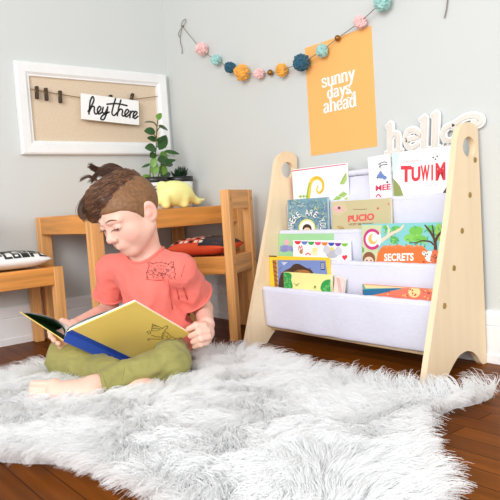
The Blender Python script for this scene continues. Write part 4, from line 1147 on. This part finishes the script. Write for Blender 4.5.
wisp([(106, 177, 1.68), (99, 172.5, 1.68), (94, 170, 1.67), (91, 168, 1.665), (92, 164.5, 1.66)], 30, .003)
wisp([(100, 183, 1.67), (94, 178, 1.67), (89, 176.5, 1.66), (84, 178, 1.655), (80.5, 180.5, 1.65)], 22, .0022)
wisp([(126, 176, 1.68), (119, 171, 1.68), (112, 169, 1.68), (105, 170.5, 1.675), (99, 175, 1.67)], 60, .0042)
wisp([(133, 179, 1.68), (126, 173, 1.68), (118, 169.5, 1.68), (110, 170.5, 1.675), (103, 176, 1.67)], 60, .0042)
wisp([(128, 174, 1.70), (121, 168, 1.70), (113, 165, 1.69), (105, 167, 1.685), (98, 172, 1.68)], 40, .0034)
wisp([(116, 174, 1.68), (108, 170.5, 1.68), (101, 171, 1.675), (96, 175, 1.67), (91, 182, 1.66)], 70, .004)
wisp([(92, 192, 1.65), (84, 199, 1.64), (79.5, 207, 1.64), (79, 213, 1.64), (82, 218, 1.64)], 60, .0035)
wisp([(96, 190, 1.65), (87, 200, 1.64), (82, 209, 1.635), (82, 215, 1.635), (86, 219, 1.635)], 60, .004)
strands('loose_wisps', np.array(WIS), .0009, .0003, MT['hair'], hto, root_p)

# ---- trousers
fp = Field(lo, hi, .0034)
fp.add(ellip(PV-tu*.005, (.1, .064, .083), TA), .03)
for (H_, K_, A_, r0, r1, r2) in ((HIPL, KL, AL, .054, .044, .034), (HIPR, KR, AR, .064, .050, .036)):
    fq = Field(lo, hi, .0034)
    fq.add(cone(H_, K_, r0, r1), .03); fq.add(cone(K_, A_+(K_-A_)*-.1, r1, r2), .02)
    G = fq.grid(); ax = (A_-K_)/np.linalg.norm(A_-K_); P_ = K_+(A_-K_)*.93
    near = np.linalg.norm(G-A_, axis=-1) < .085
    fq.f[near] = np.maximum(fq.f[near], ((G-P_)@ax)[near])
    hh = np.maximum(.014-np.abs(fp.f-fq.f), 0)/.014
    fp.f = (np.minimum(fp.f, fq.f)-hh*hh*.014*.25).astype(np.float32)
G = fp.grid()
fp.f = np.maximum(fp.f, .004-G[..., 2]).astype(np.float32)
def crease(o, verts, root_loc, amp, sc, ax=None, fade=None):
    """cloth folds: ridged noise pushed along the normals"""
    me = o.data; n = np.zeros(len(verts)*3, np.float32); me.vertices.foreach_get('normal', n); n = n.reshape(-1, 3)
    d = np.zeros(len(verts))
    for i, p in enumerate(verts):
        q = Vector((p@ax[0]*sc[0], p@ax[1]*sc[1], p@ax[2]*sc[2])) if ax is not None else Vector(p*sc[0])
        a = noise.noise(q); b_ = noise.noise(q*2.3+Vector((5, 3, 1)))
        d[i] = (1-2.2*abs(a))*.7+(1-2.2*abs(b_))*.35-.35
    if fade is not None: d = d*fade
    v2 = verts+n*(d*amp)[:, None]
    me.vertices.foreach_set('co', (v2-np.array(root_loc)).astype(np.float32).ravel()); me.update()
    return v2
tr_, trv, trq = field_obj(fp, 'trousers', MT['pants'], boy, root_p)
trv = crease(tr_, trv, root_p, .0068, (13, 22, 17), np.stack([RGT, UPV, FWD]))
pants_bvh = BVHTree.FromPolygons([Vector(p) for p in trv.tolist()], trq.tolist())
for A_, K_ in ((AL, KL), (AR, KR)):
    ax = (A_-K_)/np.linalg.norm(A_-K_); C0 = K_+(A_-K_)*.915; x = np.cross(ax, [0, 0, 1]); x /= np.linalg.norm(x); y = np.cross(ax, x)
    bm = BM(); tube(bm, [Vector(snap(C0+(x*math.cos(q)+y*math.sin(q))*.05, -.0004, pants_bvh)-rp) for q in [2*PI*k/26 for k in range(27)]], .0022, 6, cap=False); obj('cuff_hem', bm, MT['pants'], tr_)

# ---- T-shirt
fs = Field(lo, hi, .003)
fs.add(ellip(CH, (.099, .094, .074), TA), .03)
fs.add(ellip(AB-tu*.01+ta*.006, (.106, .085, .082), TA), .04)
fs.add(ellip(PV-tu*.0+ta*.012, (.114, .062, .09), TA), .03)
fs.add(cone(NB-tu*.036, SL, .048, .045), .03); fs.add(cone(NB-tu*.036, SR, .048, .042), .03)
def sleeve(S_, E_, t, r0, r1):
    P_ = S_+(E_-S_)*t; ax = (E_-S_)/np.linalg.norm(E_-S_)
    fs.add(cone(S_, P_+ax*.03, r0, r1), .02)
    return P_, ax
cuts = [sleeve(SL, EL, .66, .044, .052), sleeve(SR, ER, .62, .042, .048)]
G = fs.grid()
for P_, ax in cuts:
    near = np.linalg.norm(G-P_, axis=-1) < .085
    near &= (G-P_)@ax > -.01
    fs.f[near] = np.maximum(fs.f[near], ((G-P_)@ax)[near])
    fs.add(cone(P_-ax*.02, P_+ax*.04, .037, .041), .003, sub=True)
nax = (hp(0, -.045, -.02)-NB); nax /= np.linalg.norm(nax); nax = nax*.6+tu*.4; nax /= np.linalg.norm(nax)
NC = NB+nax*.012-tu*.012
fs.add(cone(NC+tf*.006, NC+nax*.09+tf*.01, .050, .075), .008, sub=True)
G = fs.grid()
low = np.clip((NB-G)@tu/.16, 0, 1)
shirt, sv, sq = field_obj(fs, 't_shirt', MT['shirt'], boy, root_p)
lowf = .25+1.0*np.clip((NB-sv)@tu/.15, 0, 1); sv = crease(shirt, sv, root_p, .008, (12, 9, 12), np.stack([ta*.8+tu*.6, tu*.8-ta*.6, tf]), lowf)
shirt_bvh = BVHTree.FromPolygons([Vector(p) for p in sv.tolist()], sq.tolist())
# collar band, sleeve hems
x = np.cross(nax, tf); x /= np.linalg.norm(x); y = np.cross(nax, x)
ring = []
for k in range(40):
    q = 2*PI*k/40; d = x*math.cos(q)+y*math.sin(q)
    c0 = NC+tf*.006+d*.054+nax*.004
    ring.append(snap(c0, .001, shirt_bvh))
bm = BM(); tube(bm, [Vector(p-rp) for p in catmull(ring, 3, True)]+[Vector(ring[0]-rp)], .0042, 8, cap=False); obj('collar', bm, MT['shirt'], shirt)
for P_, ax in cuts:
    x = np.cross(ax, tf); x /= np.linalg.norm(x); y = np.cross(ax, x)
    r_ = [snap(P_-ax*.004+(x*math.cos(q)+y*math.sin(q))*.06, .0004, shirt_bvh) for q in [2*PI*k/32 for k in range(32)]]
    bm = BM(); tube(bm, [Vector(p-rp) for p in r_+[r_[0]]], .0034, 8, cap=False); obj('sleeve_hem', bm, MT['shirt'], shirt)
def cast(px, py, bvh, off):
    d = FWD*FPX+RGT*(px-250)+UPV*(250-py); d /= np.linalg.norm(d)
    h = bvh.ray_cast(Vector(CAM), Vector(d))
    if h[0] is None: return None
    return np.array(h[0])+np.array(h[1])*off
def strokes(name, lines, r, mm, parent, bvh, f, off=.0006):
    bm = BM()
    for ln in lines:
        P = [cast(*f(*p), bvh, off) for p in ln]
        P = [Vector(p-rp) for p in P if p is not None]
        if len(P) > 1: tube(bm, P, r, 5)
    if len(bm.verts): obj(name, bm, mm, parent)
    else: bm.free()
def c5(x, y): return 130+x*.24, 230+y*.24
pocket = [(66, 205), (100, 209), (140, 207), (188, 203)]
strokes('pocket_seam', [pocket, [(160, 206), (166, 250), (172, 300), (176, 330)], [(188, 203), (196, 250), (204, 290)]], .0011, MT['seam'], shirt, shirt_bvh, c5)
strokes('shoulder_seam', [[(172, 32), (205, 62), (240, 100), (246, 112)], [(246, 112), (226, 150), (214, 190), (222, 240), (240, 290)]], .0012, MT['seam'], shirt, shirt_bvh, c5)
r3 = np.random.default_rng(3); ln = []
outl = [(72, 200), (70, 180), (76, 160), (80, 148), (76, 138), (84, 136), (94, 142), (110, 137), (130, 136), (150, 140), (162, 144), (172, 135), (182, 136), (182, 148), (186, 165), (188, 185), (186, 200)]
ln += [[(x, y), (x+r3.uniform(-4, 4), y-5)] for x, y in outl]+[outl]
for i in range(95):
    x, y = r3.uniform(72, 186), r3.uniform(142, 204)
    if abs(x-105) < 10 and abs(y-166) < 7 or abs(x-158) < 10 and abs(y-168) < 7: continue
    a0 = r3.uniform(-.5, .9); ln.append([(x, y), (x+4.5*math.cos(a0), y+4.5*math.sin(a0))])
for ex, ey in ((105, 166), (158, 168)): ln.append([(ex+6*math.cos(q), ey+5*math.sin(q)) for q in [PI*k/4 for k in range(9)]])
ln += [[(124, 180), (132, 184), (140, 180)], [(132, 184), (132, 192)]]
strokes('bear_print', ln, .0006, MT['black'], shirt, shirt_bvh, c5)
strokes('eye_print', [[(103, 166), (107, 166)], [(156, 168), (160, 168)]], .0017, flat((96, 130, 150)), shirt, shirt_bvh, c5)

# ------------------------------------------------------------------ the open picture book in his hands
A0 = V(67, 332, 1.545)
Bv = V(128, 360, 1.73)
E1 = Bv-A0; E2 = on_plane(135, 302, A0, E1/np.linalg.norm(E1))-A0
LS = np.linalg.norm(E1); e1 = E1/LS; e2 = E2-e1*(E2@e1); e2 = e2/np.linalg.norm(e2)
WB = np.linalg.norm(E2)*1.0
no = np.cross(e1, e2); no /= np.linalg.norm(no)
if no@(CAM-A0) < 0: no = -no
e2o = np.cross(no, e1); e2o = e2o if e2o@e2 > 0 else -e2o
MB = Matrix([[e1[i], e2[i], no[i], A0[i]] for i in range(3)]+[[0, 0, 0, 1]])
ob = empty('open_book', A0, 'large yellow picture book with blue spine held open in the child\'s hands', 'open book')
def bl(p): return Vector(np.array(p)-A0)
def slab(bm, o, a, b_, t, mi=0):
    P = [bl(o), bl(o+a), bl(o+a+b_), bl(o+b_)]; Q = [p+Vector(t) for p in P]
    va = [bm.verts.new(p) for p in P]; vb = [bm.verts.new(p) for p in Q]
    fs_ = [bm.faces.new(va), bm.faces.new(vb[::-1])]+[bm.faces.new([va[(i+1) % 4], va[i], vb[i], vb[(i+1) % 4]]) for i in range(4)]
    for f in fs_: f.material_index = mi
    bmesh.ops.recalc_face_normals(bm, faces=bm.faces[:])
yel = mat('yellow_cover', (255, 222, 118), 0.35); blu = mat('blue_spine_cloth', (44, 84, 184), 0.55, var=.08, vscale=200)
bm = BM(); slab(bm, A0, e1*LS, e2*WB, -no*.0028); obj('back_cover', bm, yel, ob)
sp0 = on_plane(63.5, 340.8, A0, e1); F2 = on_plane(20, 312.3, A0, e1)-sp0; WF = np.linalg.norm(F2); f2 = F2/WF
print('book', LS, WB, WF, (sp0-CAM)@FWD, (sp0+F2-CAM)@FWD)
n2 = np.cross(e1, f2); n2 /= np.linalg.norm(n2)
if n2@no < 0: n2 = -n2
bm = BM(); slab(bm, sp0, e1*LS, f2*WF, -n2*.0028 if False else n2*0.0-np.cross(e1, f2)*0+np.array([0, 0, .0028])); obj('front_cover', bm, yel, ob)
# spine cloth: wraps from the front cover edge over the spine onto the back cover
bm = BM(); slab(bm, sp0-e1*.0005, e1*(LS+.001), A0-sp0, no*.0022)
slab(bm, A0-e1*.0005, e1*(LS+.001), e2*WB*.075, no*.0006); obj('spine', bm, blu, ob)
# pages: the back half lies in the back cover, the front half fans and curves
def page(bm, start, d0, d1, L_, lift, mi=0, n=10, th=0.0):
    rows = []
    for i in range(n+1):
        u_ = i/n; p = start+(d0*(1-u_)+d1*u_)/1.0*L_*u_+lift*math.sin(PI*min(1, u_*1.15))*1.0
        rows.append((bm.verts.new(bl(p+e1*.004)), bm.verts.new(bl(p+e1*(LS-.004)))))
    for i in range(n):
        f = bm.faces.new([rows[i][0], rows[i][1], rows[i+1][1], rows[i+1][0]]); f.smooth = True; f.material_index = mi
up_in = -no
bm = BM(); slab(bm, A0+e1*.003-no*.0028+e2*.004, e1*(LS-.006), e2*(WB-.007), -no*.006); obj('page_block', bm, MT['white'], ob)
gp = mat('dark_green_page', (34, 84, 34), .5, var=.35, vscale=14)
bm = BM()
def sheet(pxs, mi, off):
    P = catmull([on_plane(x, y, A0, e1) for x, y in pxs], 6); rows = []
    for p in P: rows.append((bm.verts.new(bl(p+e1*.004)), bm.verts.new(bl(p+e1*(LS-.004)))))
    for i in range(len(rows)-1):
        f = bm.faces.new([rows[i][0], rows[i][1], rows[i+1][1], rows[i+1][0]]); f.smooth = True; f.material_index = mi
sheet([(62.8, 338.8), (63.2, 332.5), (60, 326), (50, 319.5), (38, 315.4), (22, 312.2)], 1, 0)
sheet([(63.2, 338.6), (64.6, 331), (61, 324.8), (51, 318.4), (39, 314.4), (23, 311.6)], 0, 0)
sheet([(63.4, 338.4), (65.6, 330.5), (62.2, 324.2), (52, 317.8), (40, 314), (24, 311.3)], 0, 0)
sheet([(63.4, 338.4), (66, 329.5), (77, 322.3), (96, 314.3), (116, 308), (133, 301.8)], 1, 0)
sheet([(63.2, 338), (66.0, 328.4), (78.5, 320.8), (97, 313.2), (117, 307.3), (133.5, 301.5)], 0, 0)
sheet([(63.5, 338.4), (65.8, 331), (75, 323.8), (95, 315.6), (116, 308.6), (132.5, 302)], 0, 0)
obj('fanned_pages', bm, [MT['white'], gp], ob)
bm = BM(); slab(bm, sp0+e1*.004+np.array([0, 0, .0032]), e1*(LS-.008), f2*(WF-.005), np.array([0, 0, .0004])); obj('endpaper', bm, gp, ob)
# ink drawing on the back cover
def cov(px, py):
    P = on_plane(px, py, A0+no*.0003, no); return P
def c6(x, y): return 110+x*.22, 300+y*.22
lines = [[(188, 140), (194, 108), (200, 112), (238, 128), (214, 140), (190, 140)], [(168, 144), (180, 140), (186, 150), (176, 154), (168, 144)], [(192, 130), (228, 130)], [(192, 122), (218, 122)], [(195, 115), (208, 117)],
         [(238, 130), (250, 120), (258, 116), (262, 126), (252, 134), (246, 142)], [(256, 118), (264, 122)], [(170, 180), (184, 176), (210, 178), (232, 178)], [(170, 180), (178, 184)], [(172, 174), (180, 180)], [(188, 160), (214, 168), (236, 168)],
         [(240, 150), (236, 176), (240, 200), (280, 206), (300, 190), (326, 170), (304, 176), (280, 168), (264, 152), (252, 144), (240, 150)]]
for i in range(60):
    x, y = r3.uniform(238, 300), r3.uniform(150, 204)
    if y < 168+(x-264)*.25 and x > 262 or y > 206-(x-250)*.12: continue
    lines.append([(x, y), (x+r3.uniform(2, 7), y+r3.uniform(-3, 4))])
bm = BM()
for l in lines: tube(bm, [bl(cov(*c6(*p))) for p in l], .0006, 5)
obj('ink_drawing', bm, MT['black'], ob)

# ------------------------------------------------------------------ faux fur rug
rug_px = [(-110, 405), (-40, 396), (20, 384), (60, 372), (110, 366), (160, 360), (205, 362), (235, 361), (262, 369), (300, 381), (335, 389), (370, 395), (405, 401), (440, 405), (468, 401), (492, 398), (482, 405), (458, 410), (441, 418), (428, 423), (411, 430), (404, 442), (404, 455), (408, 470), (415, 486), (420, 502), (420, 540), (330, 600), (240, 570), (180, 515), (140, 498), (105, 480), (60, 468), (20, 466), (-30, 462), (-110, 448)]
RP = np.array([on_floor(*p)[:2] for p in rug_px])
RPs = np.array(catmull(RP, 4, True))
bm = BM(); cR = RP.mean(0); vs = [bm.verts.new(((p[0]-cR[0])*.965, (p[1]-cR[1])*.965, .006)) for p in RPs]; f = bm.faces.new(vs); f.normal_update()
if f.normal.z < 0: f.normal_flip()
bmesh.ops.triangulate(bm, faces=[f])
r_ = bmesh.ops.extrude_face_region(bm, geom=bm.faces[:]); bmesh.ops.translate(bm, verts=[v for v in r_['geom'] if isinstance(v, bmesh.types.BMVert)], vec=(0, 0, -.005)); bmesh.ops.recalc_face_normals(bm, faces=bm.faces[:])
furm = bpy.data.materials.new('white_fur'); furm.use_nodes = True; nt = furm.node_tree; pb = nt.nodes['Principled BSDF']
pb.inputs['Base Color'].default_value = (.96, .96, .96, 1); pb.inputs['Roughness'].default_value = .7; pb.inputs['Specular IOR Level'].default_value = .2
tl = nt.nodes.new('ShaderNodeBsdfTranslucent'); tl.inputs['Color'].default_value = (.95, .95, .95, 1); ms = nt.nodes.new('ShaderNodeMixShader'); ms.inputs[0].default_value = .4
nt.links.new(pb.outputs[0], ms.inputs[1]); nt.links.new(tl.outputs[0], ms.inputs[2]); nt.links.new(ms.outputs[0], nt.nodes['Material Output'].inputs['Surface'])
rugm = mat('white_rug_backing', (246, 246, 246), .9)
rug = obj('fur_rug', bm, rugm); rug.location = (RP[:, 0].mean(), RP[:, 1].mean(), 0)
tag(rug, 'shaggy white faux-fur rug on the dark wooden floor under the child', 'rug')
def inpoly(P, Q):
    ins = np.zeros(len(P), bool); n = len(Q)
    for i in range(n):
        a, c = Q[i], Q[(i+1) % n]
        cond = ((a[1] > P[:, 1]) != (c[1] > P[:, 1]))
        xs = (c[0]-a[0])*(P[:, 1]-a[1])/((c[1]-a[1]) if c[1] != a[1] else 1e-9)+a[0]
        ins ^= cond & (P[:, 0] < xs)
    return ins
NF = 120000
mn, mx_ = RPs.min(0), RPs.max(0)
P = rng.uniform(mn, mx_, (int(NF*2.0), 2)); P = P[inpoly(P, RPs)][:NF]
# distance to the edge and the way out
dm = np.full(len(P), 9.); od = np.zeros((len(P), 2))
for i in range(len(RPs)):
    a, c = RPs[i], RPs[(i+1) % len(RPs)]; e = c-a; t = np.clip(((P-a)@e)/(e@e+1e-12), 0, 1); q = a+t[:, None]*e; d = np.linalg.norm(P-q, axis=1)
    k = d < dm; dm[k] = d[k]; od[k] = ((q-P)/(d[:, None]+1e-6))[k]
keep = np.ones(len(P), bool)
bvhs = [pants_bvh, shirt_bvh, body_bvh]
for i in range(len(P)):
    o_ = Vector((P[i, 0], P[i, 1], -.02))
    for bh in bvhs:
        h = bh.ray_cast(o_, Vector((0, 0, 1)), .085)
        if h[0] is not None: keep[i] = False; break
P, dm, od = P[keep], dm[keep], od[keep]; N = len(P)
ang = 1.2*np.sin(P[:, 0]*7+1)+1.3*np.sin(P[:, 1]*8+P[:, 0]*5)+.9*np.sin(P[:, 0]*19-P[:, 1]*15)+.6*np.sin(P[:, 1]*33+P[:, 0]*27)-2.2
base = np.stack([np.cos(ang), np.sin(ang)], 1)
wE = np.exp(-dm/.05)[:, None]
dr = base*(1-wE)+od*wE*1.3+rng.normal(size=(N, 2))*.25; dr /= np.linalg.norm(dr, axis=1)[:, None]+1e-9
Lh = rng.uniform(.04, .078, N)+.034*wE[:, 0]*rng.uniform(0, 1, N)**1.5
nc = 2600
CI = rng.choice(N, nc, replace=False); kd = KDTree(nc)
for i, k in enumerate(CI): kd.insert(Vector((P[k, 0], P[k, 1], 0)), i)
kd.balance()
own = np.array([kd.find(Vector((p[0], p[1], 0)))[1] for p in P])
lay = rng.uniform(.5, 1.0, nc)[own]*.6+rng.uniform(.3, 1, N)*.35
K = 7; tt = np.linspace(0, 1, K)
C_ = np.zeros((N, K, 3)); clump = rng.uniform(.35, .8, N)
tipc = P[CI][own]; cdir_ = dr[CI][own]; cL = Lh[CI][own]
for j, t in enumerate(tt):
    hor = dr*(Lh*(t**1.35)*(.55+.4*lay))[:, None]; horc = cdir_*(cL*(t**1.35)*(.55+.4*lay))[:, None]
    xy = P+hor; xyc = tipc+horc
    k = (clump*t**1.1)[:, None]
    C_[:, j, :2] = xy*(1-k)+xyc*k+rng.normal(size=(N, 2))*.0012*t
    C_[:, j, 2] = .004+Lh*(.78-.25*lay)*np.sin(t*PI*(.5+.18*lay))*.82+rng.normal(size=N)*.001*t
C_[..., 2] = np.maximum(C_[..., 2], .004)
fu = strands('fur', C_, .00075, .00018, furm, rug, rug.location)
fu['kind'] = 'stuff'
# ------------------------------------------------------------------ light
w = bpy.data.worlds.new('daylight'); SC.world = w; w.use_nodes = True
w.node_tree.nodes['Background'].inputs['Color'].default_value = (.98, .99, 1.0, 1); w.node_tree.nodes['Background'].inputs['Strength'].default_value = .40
def area(name, loc, target, sx, sy, power, col=(1, 1, 1)):
    l = bpy.data.lights.new(name, 'AREA'); l.shape = 'RECTANGLE'; l.size = sx; l.size_y = sy; l.energy = power; l.color = col
    o = bpy.data.objects.new(name, l); COL.objects.link(o); o.location = loc
    o.rotation_euler = (Vector(target)-Vector(loc)).to_track_quat('-Z', 'Y').to_euler(); return o
area('window_light', (-3.1, -2.2, 1.5), (-.5, -.8, .4), 1.4, 1.5, 56, (.97, .985, 1))
area('front_fill_light', (-1.9, -3.5, 1.0), (-.5, -.6, .25), 2.0, 1.4, 30, (.98, .99, 1))  # fill light added behind the camera to brighten surfaces facing it
SC.view_settings.view_transform = 'Standard'; SC.view_settings.look = 'None'; SC.view_settings.gamma = 1; SC.view_settings.use_curve_mapping = False
SC.view_settings.exposure = 0.36
